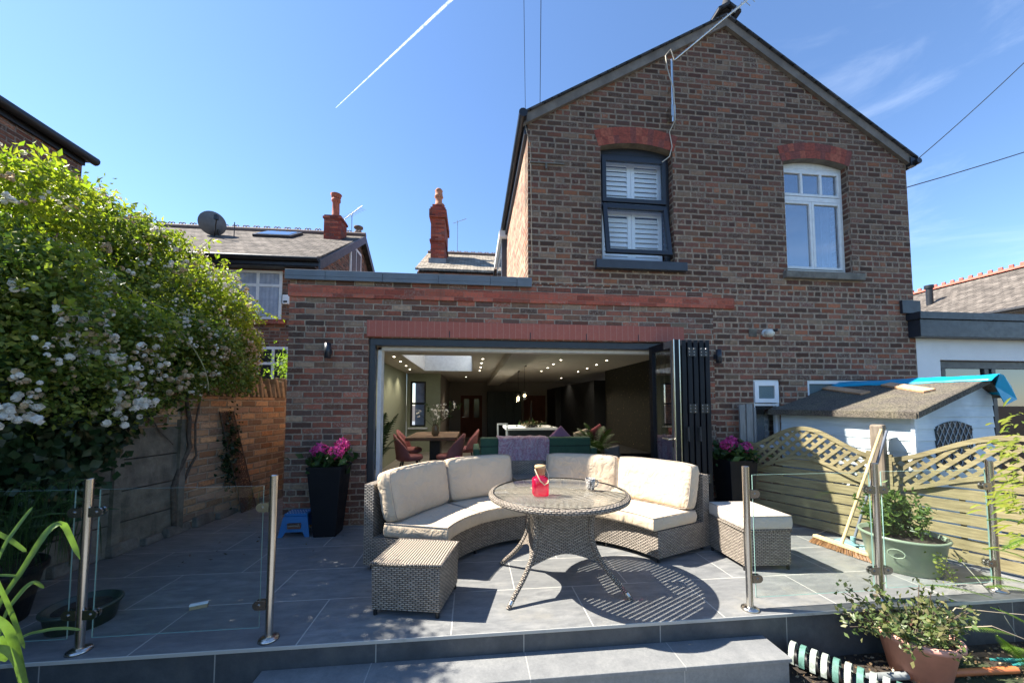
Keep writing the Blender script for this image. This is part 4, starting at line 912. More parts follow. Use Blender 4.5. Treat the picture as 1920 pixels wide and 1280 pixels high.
def cub(name, lab, corners, z0, z1, topmat, cush=None, tilt=.012):
    cx = sum(c[0] for c in corners)/4; cy = sum(c[1] for c in corners)/4
    S = thing(name, lab, 'stool' if not cush else 'ottoman', (cx, cy, 0)); mb = MB(); mt = MB()
    cc = [Vector((c[0],c[1],0)) for c in corners]; ce = Vector((cx,cy,0))
    b = [ce+(c-ce)*(1-tilt*2) for c in cc]
    for i in range(4):
        a, d = i, (i+1) % 4; L = (cc[a]-cc[d]).length
        mb.add([(b[a].x,b[a].y,z0),(b[d].x,b[d].y,z0),(cc[d].x,cc[d].y,z1),(cc[a].x,cc[a].y,z1)], [(0,1,2,3)], [[(i,z0),(i+L,z0),(i+L,z1),(i,z1)]])
    mb.add([(q.x,q.y,z0) for q in b[::-1]], [(0,1,2,3)])
    e0 = (cc[1]-cc[0]).normalized(); e1 = Vector((-e0.y,e0.x,0))
    mt.add([(q.x,q.y,z1) for q in cc], [(0,1,2,3)], [[((q-ce).dot(e0), (q-ce).dot(e1)) for q in cc]])
    mb.build('woven_body', M['rattan'], S); mt.build('woven_top', topmat, S)
    mb = MB()
    pts = [Vector((q.x,q.y,z1-.006)) for q in cc]; pts = pts+[pts[0]]
    mb.tube([pts[0].lerp(pts[1], .5)]+pts[1:4]+[pts[4], pts[0].lerp(pts[1], .5)], .011, 8); mb.build('rim', M['rattan'], S)
    for q in b:
        p = ce+(q-ce)*.93; mb = MB(); mb.tube([(p.x,p.y,0),(p.x,p.y,z0+.01)], .013, 8); mb.build('foot', M['black'], S)
    if cush:
        f1 = lambda u, v, w_: tuple(ce+(cc[1]-cc[0])*.5*u*1.0+(cc[3]-cc[0])*.5*v*1.0+Vector((0,0,z1+cush/2+w_*cush/2)))
        pl = pillow(f1, 16, 16, 3, .12, .2, .012).build('cushion', M['greysofa'], S); finish(pl); piping(lambda u, v, w_: f1(u*1.004, v*1.004, w_), pl, .92)
    return S
cub('rattan_stool', 'small square woven rattan stool without cushion in front of the left sofa', [(-.655,2.545),(-.205,2.455),(-.105,2.86),(-.555,2.965)], .04, .335, M['rope'])
cub('rattan_ottoman', 'square rattan ottoman with pale grey cushion beside the right sofa', [(2.22,2.88),(2.63,2.86),(2.66,3.31),(2.22,3.34)], .04, .33, M['rattan'], .115)

# ---- on the table
BO = thing('pink_bottle', 'pink glass bottle with cork lid and rope handle on the round table', 'bottle', (.50,2.74,TZ+.006))
n = N('pink_glass'); n.n.remove(n.b)
tr = n.new('ShaderNodeBsdfTransparent'); tr.inputs[0].default_value = (.96,.20,.36,1); gl = n.new('ShaderNodeBsdfGlossy'); gl.inputs['Roughness'].default_value = .06
df = n.new('ShaderNodeBsdfTranslucent'); df.inputs[0].default_value = (.85,.03,.16,1); d2 = n.new('ShaderNodeBsdfDiffuse'); d2.inputs[0].default_value = (.62,.015,.10,1)
m1 = n.new('ShaderNodeMixShader'); m1.inputs[0].default_value = .45; n.l.new(df.outputs[0], m1.inputs[1]); n.l.new(d2.outputs[0], m1.inputs[2])
m2 = n.new('ShaderNodeMixShader'); m2.inputs[0].default_value = .45; n.l.new(tr.outputs[0], m2.inputs[1]); n.l.new(m1.outputs[0], m2.inputs[2])
m3 = n.new('ShaderNodeMixShader'); m3.inputs[0].default_value = .1; n.l.new(m2.outputs[0], m3.inputs[1]); n.l.new(gl.outputs[0], m3.inputs[2]); n.l.new(m3.outputs[0], n.out.inputs[0])
bx, by, bz = .50, 2.74, TZ+.006
mb = MB()
def sq(r, z, k=20, p=4.):
    out = []
    for i in range(k):
        a = 2*math.pi*i/k+.5; c_, s_ = math.cos(a), math.sin(a); q = (abs(c_)**p+abs(s_)**p)**(-1/p); out.append((bx+r*q*c_*1.0, by+r*q*s_, bz+z))
    return out
prof = [(.052,0,6),(.057,.006,6),(.058,.11,6),(.054,.122,5),(.036,.135,2.5),(.034,.142,2)]
rings = [sq(r, z, 24, p) for r, z, p in prof]
vs = [v for rg in rings for v in rg]; fs = [(i*24+j, i*24+(j+1) % 24, (i+1)*24+(j+1) % 24, (i+1)*24+j) for i in range(len(rings)-1) for j in range(24)]
mb.add(vs, fs, None, 0, True); mb.add(rings[0], [tuple(range(23, -1, -1))]); mb.build('bottle_body', n.m, BO)
mb = MB(); mb.lathe([(.034,.140),(.038,.148),(.040,.175),(.042,.178),(.042,.190),(.040,.196)], (bx,by,bz), 24); mb.build('neck', glass_mat('faint_pink_glass', (.9,.75,.75), 0, 1.5), BO)
mb = MB(); mb.lathe([(.0,.15),(.032,.15),(.036,.196),(.042,.198),(.042,.212),(.038,.218),(0,.219)], (bx,by,bz), 24); mb.build('cork', simple('cork_wood', (.52,.34,.17), .8, 0, .2, 40), BO)
mb = MB(); mb.tube([(bx-.042,by-.01,bz+.19),(bx-.035,by-.045,bz+.165),(bx-.012,by-.064,bz+.115),(bx+.02,by-.066,bz+.085),(bx+.048,by-.06,bz+.10),(bx+.056,by-.03,bz+.15),(bx+.044,by,bz+.19)], .0045, 6); mb.build('rope_handle', simple('jute_rope', (.62,.50,.33), .9, 0, .2, 200), BO)
MU = thing('mug', 'white patterned ceramic mug on the right of the round table', 'mug', (.925,2.87,TZ+.006))
n = N('patterned_china'); v = n.new('ShaderNodeTexVoronoi', feature='DISTANCE_TO_EDGE'); v.inputs['Scale'].default_value = 70; n.l.new(n.obj(), v.inputs[0])
chn = n.base(n.mix(n.smooth(n.math('ADD', v.outputs[0], n.math('MULTIPLY', n.noise(n.obj(), 60, 3), .15)), .16, .30), (.06,.05,.045), (.62,.60,.55)), .3)
mx_, my_, mz_ = .925, 2.87, TZ+.006
mb = MB(); mb.lathe([(0,0),(.027,0),(.030,.004),(.036,.05),(.040,.086),(.038,.087),(.034,.05),(.028,.008),(0,.007)], (mx_,my_,mz_), 28); mb.build('cup', chn, MU)
mb = MB(); mb.tube([(mx_+.037,my_,mz_+.072),(mx_+.058,my_+.004,mz_+.068),(mx_+.064,my_+.005,mz_+.045),(mx_+.052,my_+.003,mz_+.025),(mx_+.033,my_,mz_+.02)], .005, 8); mb.build('handle', chn, MU)

# ================================================================== PLANTERS BY THE DOORS
def hydrangea(par, c, w_, heads):
    leaves('leaves', np.random.normal(size=(260,3))*np.array([w_*.45,w_*.4,.045])+np.array([c[0],c[1],c[2]+.03]), .085, M['leaf_dark'], par, .2, .6, .2)
    for (dx, dy, dz, r) in heads:
        d = np.random.normal(size=(230,3)); d /= np.linalg.norm(d, axis=1)[:, None]
        leaves('flower_head', d*np.array([r,r,r*.8])*np.random.uniform(.8,1.05,(230,1))+np.array([c[0]+dx,c[1]+dy,c[2]+dz]), .026, M['petal_pink'], par, 0, .9, .2, nrm=d*1.2)
pl_m = simple('black_planter', (.007,.008,.011), .5, 0, .15, 3, 0, 60, .25)
def planter(c, label, wt, wb, h, heads):
    P_ = thing('tall_planter', label, 'planter', (c[0],c[1],0), 'black planters of pink hydrangeas by the doors'); x, y = c
    mb = MB(); a, b = wb/2, wt/2
    mb.hexa([(x-a,y-a,0),(x+a,y-a,0),(x+a,y+a,0),(x-a,y+a,0)], [(x-b,y-b,h),(x+b,y-b,h),(x+b,y+b,h),(x-b,y+b,h)]); mb.build('pot', pl_m, P_, bevel=.008)
    mb = MB(); frame_ = [(x-b-.004,x+b+.004,y-b-.004,y-b+.012),(x-b-.004,x+b+.004,y+b-.012,y+b+.004),(x-b-.004,x-b+.012,y-b+.012,y+b-.012),(x+b-.012,x+b+.004,y-b+.012,y+b-.012)]
    for q in frame_: mb.box(q[0],q[1],q[2],q[3],h-.012,h+.012)
    mb.build('rim', pl_m, P_)
    hydrangea(P_, (x, y, h+.05), wt*.7, heads)
planter((-1.52, 4.16), 'tall black tapered planter of pink hydrangeas left of the open doors', .34, .22, .71, [(-.10,-.03,.12,.085),(.09,-.08,.10,.085),(.10,.05,.17,.075),(-.13,.06,.05,.065)])
planter((3.07, 4.10), 'tall black tapered planter of pink hydrangeas right of the folded doors', .34, .24, .71, [(-.10,-.03,.13,.075),(.11,-.04,.10,.085),(.02,.06,.16,.07)])
# blue folding step stool
ST = thing('step_stool', 'blue plastic folding step stool with white dots beside the left planter', 'step stool', (-1.93, 4.2, 0))
blu = simple('blue_plastic', (.02,.14,.36), .45, 0, .08)
mb = MB(); x0, x1, y0, y1, h = -1.97, -1.70, 4.10, 4.32, .23
mb.hexa([(x0+.02,y0+.02,h-.03),(x1-.02,y0+.02,h-.03),(x1-.02,y1-.02,h-.03),(x0+.02,y1-.02,h-.03)], [(x0+.02,y0+.02,h),(x1-.02,y0+.02,h),(x1-.02,y1-.02,h),(x0+.02,y1-.02,h)]); mb.build('step', blu, ST, bevel=.006)
for ys, yt in ((y0-.02, y0+.018), (y1+.02, y1-.018)):
    mb = MB(); P = [(x0-.02,0),(x0+.025,0),(x0+.05,.05),(x1-.05,.05),(x1-.025,0),(x1+.02,0),(x1-.015,h-.03),(x0+.015,h-.03)]
    k = len(P); mb.add([(p[0], ys+(yt-ys)*p[1]/h, p[1]) for p in P]+[(p[0], ys+(yt-ys)*p[1]/h+.012, p[1]) for p in P], [(0,1,2,7),(2,3,6,7),(3,4,5,6),(7+k,2+k,1+k,0+k),(7+k,6+k,3+k,2+k),(6+k,5+k,4+k,3+k)]+[(i,(i+1) % k+0,(i+1) % k+k,i+k) for i in range(k)])
    mb.build('leg', blu, ST)
mb = MB(); mb.box(x0+.07,x1-.07,y0-.021,y0-.003,.085,.14); mb.build('cutout', M['brick_far'], ST)
mb = MB()
for i in range(7):
    for j in range(3): mb.tube([(x0+.045+i*.028, y0+.04+j*.05, h), (x0+.045+i*.028, y0+.04+j*.05, h+.0025)], .006, 8)
mb.build('grip_dots', M['white'], ST)

# ================================================================== FENCE, BROOMS, POTS
F0, F1, F2 = Vector((3.38,4.30,0)), Vector((3.93,3.22,0)), Vector((4.66,1.80,0))
FD = (F2-F0).normalized(); FN = Vector((-FD.y, FD.x, 0))
if FN.x > 0: FN = -FN          # towards the patio
def fence_panel(a, b, label, zc=.88, rise=.24):
    P_ = thing('lattice_fence', label, 'fence', tuple((a+b)/2), 'lattice topped fences'); d = (b-a); L = d.length; d.normalize()
    def top(t): return zc+rise*(.5-.5*math.cos(2*math.pi*t))**.85
    def low(t): return top(t)*.80-.10
    def pt(t, z, o=0): q = a+d*(L*t)+FN*o; return (q.x, q.y, z)
    def rail(fn, hh, name, par):
        mb = MB(); k = 28
        for i in range(k):
            t0, t1 = i/k, (i+1)/k
            mb.hexa([pt(t0,fn(t0)-hh,-.02),pt(t1,fn(t1)-hh,-.02),pt(t1,fn(t1)-hh,.022),pt(t0,fn(t0)-hh,.022)], [pt(t0,fn(t0),-.02),pt(t1,fn(t1),-.02),pt(t1,fn(t1),.022),pt(t0,fn(t0),.022)])
        return mb.build(name, M['fence'], par)
    rail(top, .042, 'top_rail', P_); rail(low, .035, 'lower_rail', P_)
    for t in (0, 1):
        mb = MB(); q = a+d*(L*t)+d*(.02 if t == 0 else -.02); mb.obox((q.x, q.y, (top(t)+.02)/2+.02), (.04,.046,top(t)-.005), d); mb.build('stile', M['fence'], P_)
    # diagonal lattice laths clipped between the rails
    lat = []
    for s_ in (1, -1):
        mb = MB(); k = -1.2
        while k < L+1.2:
            zs = np.linspace(.45, 1.2, 76); run = []
            for z in zs:
                x = k+s_*(z-.5); t = x/L
                if .012 < t < .988 and low(t)-.02 < z < top(t)-.03: run.append((x, z))
            if len(run) > 3:
                (xa, za), (xb, zb) = run[0], run[-1]; o = .006 if s_ > 0 else -.004; wd = .0155
                dx, dz = (xb-xa), (zb-za); ll = math.hypot(dx, dz); nx, nz = -dz/ll*wd, dx/ll*wd
                c4 = [(xa+nx, za+nz), (xa-nx, za-nz), (xb-nx, zb-nz), (xb+nx, zb+nz)]
                mb.hexa([pt(x/L, z, o) for x, z in c4], [pt(x/L, z, o+.009) for x, z in c4])
            k += .104
        lat.append(mb)
    lm = lat[0]; off = len(lm.v); lm.v += lat[1].v; lm.f += [tuple(i+off for i in f_) for f_ in lat[1].f]; lm.uv += lat[1].uv; lm.mi += lat[1].mi; lm.sm += lat[1].sm
    lm.build('lattice', M['fence'], P_)
    # horizontal boards, alternately in front and behind
    z = .03; i = 0
    while z < 1.0:
        mb = MB(); k = 16; o = .006 if i % 2 == 0 else -.003; hh = .089
        for j in range(k):
            t0, t1 = .01+j/k*.98, .01+(j+1)/k*.98
            m0, m1 = min(z+hh, low(t0)-.036), min(z+hh, low(t1)-.036)
            if m0 > z+.01 and m1 > z+.01:
                bw = lambda t: .006*math.sin(t*9+i*2)
                mb.hexa([pt(t0,z,o+bw(t0)),pt(t1,z,o+bw(t1)),pt(t1,z,o-.009+bw(t1)),pt(t0,z,o-.009+bw(t0))], [pt(t0,m0,o+bw(t0)+.0),pt(t1,m1,o+bw(t1)),pt(t1,m1,o-.009+bw(t1)),pt(t0,m0,o-.009+bw(t0))])
        if mb.v: mb.build('board', M['fence'], P_)
        z += .105; i += 1
    for t in (.3, .7):
        mb = MB(); q = a+d*(L*t)-FN*.024; mb.obox((q.x,q.y,.33), (.035,.014,.6), d); mb.build('batten', M['fence'], P_)
fence_panel(F0+FD*.04, F1-FD*.05, 'wavy lattice-topped fence panel beside the brick house, half in shade behind the broom')
fence_panel(F1+FD*.05, F2-FD*.05, 'sunlit wavy lattice-topped fence panel behind the green pot', .86, .26)
for p, h, lab in ((F1, 1.17, 'weathered fence post between the two lattice panels'), (F2, 1.05, 'fence post at the right end of the sunlit lattice panel')):
    mb = MB(); mb.obox((p.x,p.y,h/2-.1), (.10,.12,h+.2), FD); tag(mb.build('fence_post', M['fence_old'], None, bevel=.018), lab, 'post', 'wooden fence posts')
GP = thing('timber_offcuts', 'grey weathered boards standing upright against the brick beside the right planter', 'boards', (3.40,4.3,0))
for k, (x, w_, h) in enumerate(((3.335,.075,1.36),(3.425,.085,1.37),(3.49,.03,1.33))):
    mb = MB(); mb.obox((x,4.28-.008*k,h/2), (w_,.022,h), (1,.05*k,0)); mb.build('board', M['oldgrey'], GP, bevel=.003)

# brooms
BR = thing('broom', 'wooden broom with brown bristles leaning on the fence post', 'broom', (3.42,3.15,0))
ba, bb = Vector((3.36,3.38,.075)), Vector((3.44,2.93,.06)); bm_ = ba.lerp(bb, .52)
bd = (bb-ba).normalized()
mb = MB(); mb.obox(ba.lerp(bb,.5), ((bb-ba).length,.05,.028), bd, (0,0,1)); mb.build('head', M['pine'], BR, bevel=.006)
mb = MB(); mb.tube([bm_+Vector((.0,0,.01)), (3.86,3.13,1.13)], .013, 10); mb.build('handle', M['pine'], BR)
bn = 1500; t = np.random.rand(bn); s_ = np.random.uniform(-1,1,bn); side = np.array([-bd.y,bd.x,0]); B0 = np.array(ba)[None]+np.outer(t, np.array(bb-ba))+np.outer(s_*.02, side); B0[:,2] -= .012
B1_ = B0+np.outer(s_*.022, side)+np.outer((t-.5)*.07, np.array(bd)); B1_[:,2] = .004+np.random.rand(bn)*.008
B2_ = B0+np.random.normal(size=(bn,3))*.002
vs = np.stack([B0, B1_, B2_+np.array(bd)*.004, B1_+np.array(bd)*.004], 1).reshape(-1,3); i_ = np.arange(bn)[:,None]*4
bris = raw('bristles', vs, np.concatenate([i_+np.array([0,1,3]), i_+np.array([0,3,2])],1).reshape(-1,3), leaf_mat('coir_bristles', [(.22,.10,.035),(.34,.17,.07),(.14,.06,.02)], .1), BR)
bris['kind'] = 'stuff'
mb = MB(); mb.tube([(3.40,3.38,.09),(3.44,3.30,.16),(3.47,3.16,.13),(3.47,3.02,.09)], .003, 5); mb.build('brace_wire', M['black'], BR)
MO = thing('mop', 'grey-handled mop with pale blue head leaning behind the broom', 'mop', (3.6,3.2,0))
mb = MB(); mb.tube([(3.57,3.19,.07),(3.88,3.10,1.12)], .011, 8); mb.build('handle', simple('blue_grey_tube', (.14,.16,.2), .4), MO)
mb = MB(); mb.obox((3.58,3.16,.045), (.34,.10,.025), (.2,-.98,0)); mb.tube([(3.57,3.19,.05),(3.57,3.19,.12)], .02, 10); mb.build('head', simple('pale_teal_plastic', (.22,.42,.44), .4), MO, bevel=.008)
mb = MB(); mb.obox((3.58,3.16,.018), (.36,.12,.028), (.2,-.98,0)); mb.build('pad', simple('blue_mop_pad', (.38,.5,.56), .9, 0, .3, 60), MO, bevel=.01)

def pot_round(P_, x, y, z, rt, rb, h, mat, lip=.015, sx=1, sy=1, soil=.03):
    mb = MB(); mb.lathe([(0,0),(rb,0),(rb+(rt-rb)*.9,h*.86),(rt,h*.86),(rt+lip,h*.88),(rt+lip,h-.005),(rt+lip-.006,h),(rt-.01,h),(rt-.015,h*.8),(0,h*.8)], (x,y,z), 48, 0, sx, sy); mb.build('pot', mat, P_)
    mb = MB(); mb.lathe([(rt-.012,h-soil),(rt*.6,h-soil+.012),(0,h-soil+.008)], (x,y,z), 32, 0, sx, sy); mb.build('compost', M['soil'], P_)
GPt = thing('green_pot', 'large sage-green plastic pot with a leafy feathery plant by the fence', 'plant pot', (3.70,2.80,0))
pm = simple('sage_plastic', (.20,.26,.19), .38, 0, .06, 2)
mb = MB(); mb.lathe([(0,0),(.215,0),(.225,.008),(.24,.14),(.243,.145),(.262,.255),(.275,.26),(.280,.272),(.275,.283),(.262,.283),(.25,.22),(0,.22)], (3.62,2.82,0), 56); mb.build('pot', pm, GPt)
mb = MB(); mb.lathe([(.258,.25),(.1,.262),(0,.258)], (3.62,2.82,0), 32); mb.build('compost', M['soil'], GPt)
for sd in (-1, 1):
    q = 3.62+sd*.0; a = R_(-150 if sd < 0 else 20); mb = MB(); c0 = Vector((3.62+.262*math.cos(a), 2.82+.262*math.sin(a), .2)); tn = Vector((-math.sin(a), math.cos(a), 0))
    mb.tube([c0+tn*.05*math.cos(k)+Vector((math.cos(a)*.012, math.sin(a)*.012, .035*math.sin(k)-.03)) for k in np.linspace(0, 2*math.pi, 15)], .005, 6); mb.build('ring_handle', pm, GPt)
P = []
for k in range(22):
    b0 = np.array([3.58+random.gauss(0,.06), 2.84+random.gauss(0,.05), .26]); tip = b0+np.array([random.gauss(0,.10), random.gauss(0,.09), random.uniform(.18,.42)])
    for t in np.linspace(.15, 1, 26): P += [b0*(1-t)+tip*t+np.random.normal(size=3)*.022 for _ in range(3)]
leaves('foliage', P, .05, leaf_mat('feathery_green', [(.05,.11,.025),(.09,.17,.035),(.15,.24,.05),(.06,.13,.03)], .4), GPt, .1, .38)
TP = thing('terracotta_pot', 'pinkish terracotta pot with a straggly shrub below the patio edge', 'plant pot', (2.76,2.10,-.30))
tm = simple('salmon_terracotta', (.70,.36,.28), .7, 0, .12, 4, .002)
pot_round(TP, 2.76, 2.10, -.30, .185, .135, .255, tm, .015, 1, 1, .05)
P = []; mbs = MB()
for k in range(46):
    a = random.uniform(0, 6.28); b0 = np.array([2.74+.07*math.cos(a), 2.10+.07*math.sin(a), -.08]); r = random.uniform(.05, .26)
    tip = b0+np.array([r*math.cos(a)*1.25-.06, r*math.sin(a)*.8, random.uniform(.04,.27)*(1.25-r*1.6)])
    mbs.tube([tuple(b0), tuple((b0+tip)/2+np.array([0,0,.03])), tuple(tip)], .0025, 4)
    for t in np.linspace(.3, 1.05, 16): P += [b0*(1-t)+tip*t+np.random.normal(size=3)*.018 for _ in range(2)]
leaves('foliage', P, .036, leaf_mat('shrub_leaves', [(.06,.10,.035),(.10,.16,.05),(.16,.20,.07),(.22,.20,.09),(.09,.13,.06)], .3, .4), TP, .1, .55)
mbs.build('stems', M['bark'], TP)
mb = MB(); mb.tube([(2.95,2.12,-.04),(3.05,2.1,.08),(3.3,2.08,.05),(3.62,2.1,.0)], .003, 5); mb.tube([(2.95,2.1,-.04),(3.15,2.0,.02),(3.35,1.98,-.06)], .003, 5); mb.build('dead_twig', simple('pale_twig', (.42,.34,.24), .8), TP)
# vine hanging over the right of the green pot
P = []; mb = MB(); pts = [Vector((3.60,2.50,.26)),Vector((3.62,2.44,.10)),Vector((3.60,2.40,-.02)),Vector((3.64,2.26,-.18))]; mb.tube([(3.66,2.62,.20),(3.72,2.5,.16),(3.70,2.35,.02),(3.66,2.2,-.2)], .0035, 5)
VN = tag(mb.build('trailing_stem', simple('grey_stem', (.2,.2,.16), .8)), 'thin bare trailing stem hanging over the patio edge right of the green pot', 'stem')
for k in range(8):
    b0 = np.array([3.55+random.gauss(0,.05), 2.5+random.gauss(0,.04), .22]); tip = np.array([3.55+random.gauss(0,.09), 2.47+random.gauss(0,.05), random.uniform(.0,.08)])
    for t in np.linspace(0, 1, 14): P.append(b0*(1-t)+tip*t+np.random.normal(size=3)*.012)
leaves('leaves', P, .022, M['leaf_rose'], VN, .1, .8)

# rings (plastic hose coil), pipes, hose, leaf litter in the border
HC_ = thing('ribbed_hose', 'curved ribbed green and white plastic tube lying right of the step', 'ribbed tube', (2.0,2.1,-.2))
tq = simple('teal_plastic', (.09,.20,.16), .6, 0, .35, 30); wq = simple('chalky_white_plastic', (.36,.40,.35), .7, 0, .4, 25)
for k in range(10):
    c0 = Vector((2.02+.031*k, 2.235-.042*k, -.215+.0*k)); d = Vector((.6,-.8,0)); sd = Vector((.8,.6,0)); mb = MB(); r = .074
    A2_ = np.linspace(-.35, 3.5, 17)
    mb.grid(lambda t, v: tuple(c0+d*v+sd*(r*math.cos(t))+Vector((0,0,1))*(r*math.sin(t))), list(A2_), [0,.014,.028]); mb.grid(lambda t, v: tuple(c0+d*v+sd*((r-.009)*math.cos(t))+Vector((0,0,1))*((r-.009)*math.sin(t))), list(A2_)[::-1], [0,.014,.028])
    mb.grid(lambda t, v: tuple(c0+sd*((r-.009*v)*math.cos(t))+Vector((0,0,1))*((r-.009*v)*math.sin(t))), list(A2_), [0,1]); mb.grid(lambda t, v: tuple(c0+d*.028+sd*((r-.009*v)*math.cos(t))+Vector((0,0,1))*((r-.009*v)*math.sin(t))), list(A2_)[::-1], [0,1])
    mb.build('rib', (wq, tq, wq, wq, tq)[k % 5], HC_)
mb = MB(); mb.tube([(2.05,2.24,-.235),(2.30,1.87,-.235)], .042, 14); mb.build('inner_tube', M['black'], HC_)
mb = MB(); mb.tube([(2.25,2.08,-.275),(2.62,2.06,-.272)], .022, 12); mb.tube([(2.62,2.06,-.272),(3.35,2.03,-.27)], .02, 12, 1); tag(mb.build('plastic_pipe', [simple('grey_pipe', (.25,.27,.27), .6, 0, .2), simple('orange_pipe', (.5,.15,.05), .5, 0, .2)]), 'orange and grey drain pipe lying on the soil below the terracotta pot', 'pipe')
mb = MB(); mb.obox((2.28,2.03,-.26), (.62,.02,.035), (.78,-.62,0)); tag(mb.build('garden_cane', M['oldgrey']), 'thin grey timber batten lying across the soil beside the ribbed tube', 'batten')
mb = MB()
for k in range(7):
    a = random.random()*6; mb.tube([(3.28+.02*k,2.1-.02*k,-.24+.012*math.sin(a)),(3.5,1.98+.01*k,-.22+.02*math.sin(k)),(3.72,1.84+.01*k,-.27)], .008, 6)
tag(mb.build('garden_net', simple('teal_netting', (.03,.22,.2), .6)), 'bundle of teal netting lying on the soil at the lower right', 'netting')
n_ = 1500; P = np.stack([np.random.uniform(1.95,4.6,n_), np.random.uniform(1.6,2.27,n_), np.full(n_,-.288)],1); o = leaves('fallen_leaves', P, .022, leaf_mat('dry_leaves', [(.16,.10,.05),(.28,.19,.10),(.40,.31,.19),(.09,.05,.03)], .1), None, 0, .6, .2)
tag(o, kind='stuff')
n_ = 60; P = np.stack([np.random.uniform(-2.6,-1.2,n_), np.random.uniform(3.4,4.6,n_), np.full(n_,.003)],1); o = leaves('leaf_debris', P, .028, leaf_mat('dead_leaf', [(.05,.035,.02),(.14,.10,.06)], .1), None, 0, .5, .1); tag(o, kind='stuff')
SB = thing('scrubbing_brush', 'small white brush lying on the shaded patio tiles behind the left glass', 'brush', (-1.83,2.76,0))
mb = MB(); mb.obox((-1.83,2.76,.028), (.10,.03,.012), (.93,.36,0), (0,0,1)); mb.build('back', M['white'], SB, bevel=.004); mb = MB(); mb.obox((-1.83,2.76,.011), (.095,.026,.020), (.93,.36,0)); mb.build('bristles', simple('tan_bristle', (.4,.3,.18), .9, 0, .3, 200), SB)

# ================================================================== PLAYHOUSE
S1 = Vector((4.12,3.07,0)); ld = Vector((-.14,.99,0)).normalized(); ed = Vector((.99,.14,0)).normalized()
PH = thing('playhouse', 'pale blue timber playhouse with felt roof and leaded arched window behind the fence', 'playhouse', tuple(S1))
def sp(a, b, z): q = S1+ld*a+ed*b; return (q.x, q.y, z)
Lh, Wh, RB = 1.30, 1.16, .93; ez, rz, ez2 = 1.30, 1.60, 1.48
def siding(mb, pa, pb, ztop, outn):
    "shiplap boards from pa to pb; ztop(t) the top line"
    k = 0; z = -.2
    while z < 1.7:
        z1 = z+.115; pts = []
        T_ = [t/24 for t in range(25)]
        for t0, t1 in zip(T_[:-1], T_[1:]):
            za, zb = min(z1, ztop(t0)), min(z1, ztop(t1))
            if za <= z+.002 and zb <= z+.002: continue
            A0, A1 = pa.lerp(pb, t0), pa.lerp(pb, t1); o = outn*.012
            mb.hexa([tuple(A0+o+Vector((0,0,z))), tuple(A1+o+Vector((0,0,z))), tuple(A1-outn*.01+Vector((0,0,z))), tuple(A0-outn*.01+Vector((0,0,z)))],
                    [tuple(A0+outn*.002+Vector((0,0,max(za,z+.001)))), tuple(A1+outn*.002+Vector((0,0,max(zb,z+.001)))), tuple(A1-outn*.01+Vector((0,0,max(zb,z+.001)))), tuple(A0-outn*.01+Vector((0,0,max(za,z+.001))))])
        z = z1-.004
mb = MB(); siding(mb, Vector(sp(0,0,0)), Vector(sp(Lh,0,0)), lambda t: ez, -ed); mb.build('side_wall', M['shedblue'], PH)
def gt(t): b = t*Wh; return (ez+(rz-ez)*b/RB if b < RB else rz-(rz-ez2)*(b-RB)/(Wh-RB))-.02
mb = MB(); siding(mb, Vector(sp(0,0,0)), Vector(sp(0,Wh,0)), gt, -ld); mb.build('end_wall', M['shedblue'], PH)
mb = MB(); mb.hexa([sp(0,Wh,-.3),sp(Lh,Wh,-.3),sp(Lh,Wh-.02,-.3),sp(0,Wh-.02,-.3)], [sp(0,Wh,ez2-.02),sp(Lh,Wh,ez2-.02),sp(Lh,Wh-.02,ez2-.02),sp(0,Wh-.02,ez2-.02)]); mb.build('rear_wall', M['shedblue'], PH)
mb = MB(); q = Vector(sp(-.014,-.014,.5)); mb.obox((q.x,q.y,.5), (.03,.03,1.45), ed); mb.build('corner_trim', simple('white_blue_paint', (.66,.74,.78), .5, 0, .1, 20), PH)
n = N('mineral_roof_felt'); f = n.noise(n.pos(), 75, 4, .8); g = n.noise(n.pos(), 5, 5, .7); n.bump(f, .006, 1)
felt = n.base(n.mix(n.smooth(g, .35, .7), n.ramp(f, [(.42,(.035,.03,.027)),(.58,(.15,.13,.105))]), n.ramp(f, [(.42,(.06,.055,.035)),(.58,(.20,.175,.125))])), .95)
sl_ = (rz-ez)/RB
mb = MB(); o1 = .10
mb.hexa([sp(-.09,-o1,ez-o1*sl_),sp(Lh+.09,-o1,ez-o1*sl_),sp(Lh+.09,RB,rz),sp(-.09,RB,rz)], [sp(-.09,-o1,ez-o1*sl_+.03),sp(Lh+.09,-o1,ez-o1*sl_+.03),sp(Lh+.09,RB,rz+.03),sp(-.09,RB,rz+.03)])
mb.hexa([sp(-.09,RB,rz),sp(Lh+.09,RB,rz),sp(Lh+.09,Wh+.1,ez2-.05),sp(-.09,Wh+.1,ez2-.05)], [sp(-.09,RB,rz+.03),sp(Lh+.09,RB,rz+.03),sp(Lh+.09,Wh+.1,ez2-.02),sp(-.09,Wh+.1,ez2-.02)])
mb.hexa([sp(-.10,-o1,ez-o1*sl_-.03),sp(-.09,-o1,ez-o1*sl_-.03),sp(-.09,RB,rz-.03),sp(-.10,RB,rz-.03)], [sp(-.10,-o1,ez-o1*sl_+.028),sp(-.091,-o1,ez-o1*sl_+.028),sp(-.091,RB,rz+.028),sp(-.10,RB,rz+.028)])
mb.hexa([sp(-.09,-o1-.012,ez-o1*sl_-.035),sp(Lh+.09,-o1-.012,ez-o1*sl_-.035),sp(Lh+.09,-o1,ez-o1*sl_-.035),sp(-.09,-o1,ez-o1*sl_-.035)], [sp(-.09,-o1-.012,ez-o1*sl_+.02),sp(Lh+.09,-o1-.012,ez-o1*sl_+.02),sp(Lh+.09,-o1,ez-o1*sl_+.02),sp(-.09,-o1,ez-o1*sl_+.02)])
mb.build('felt_roof', felt, PH)
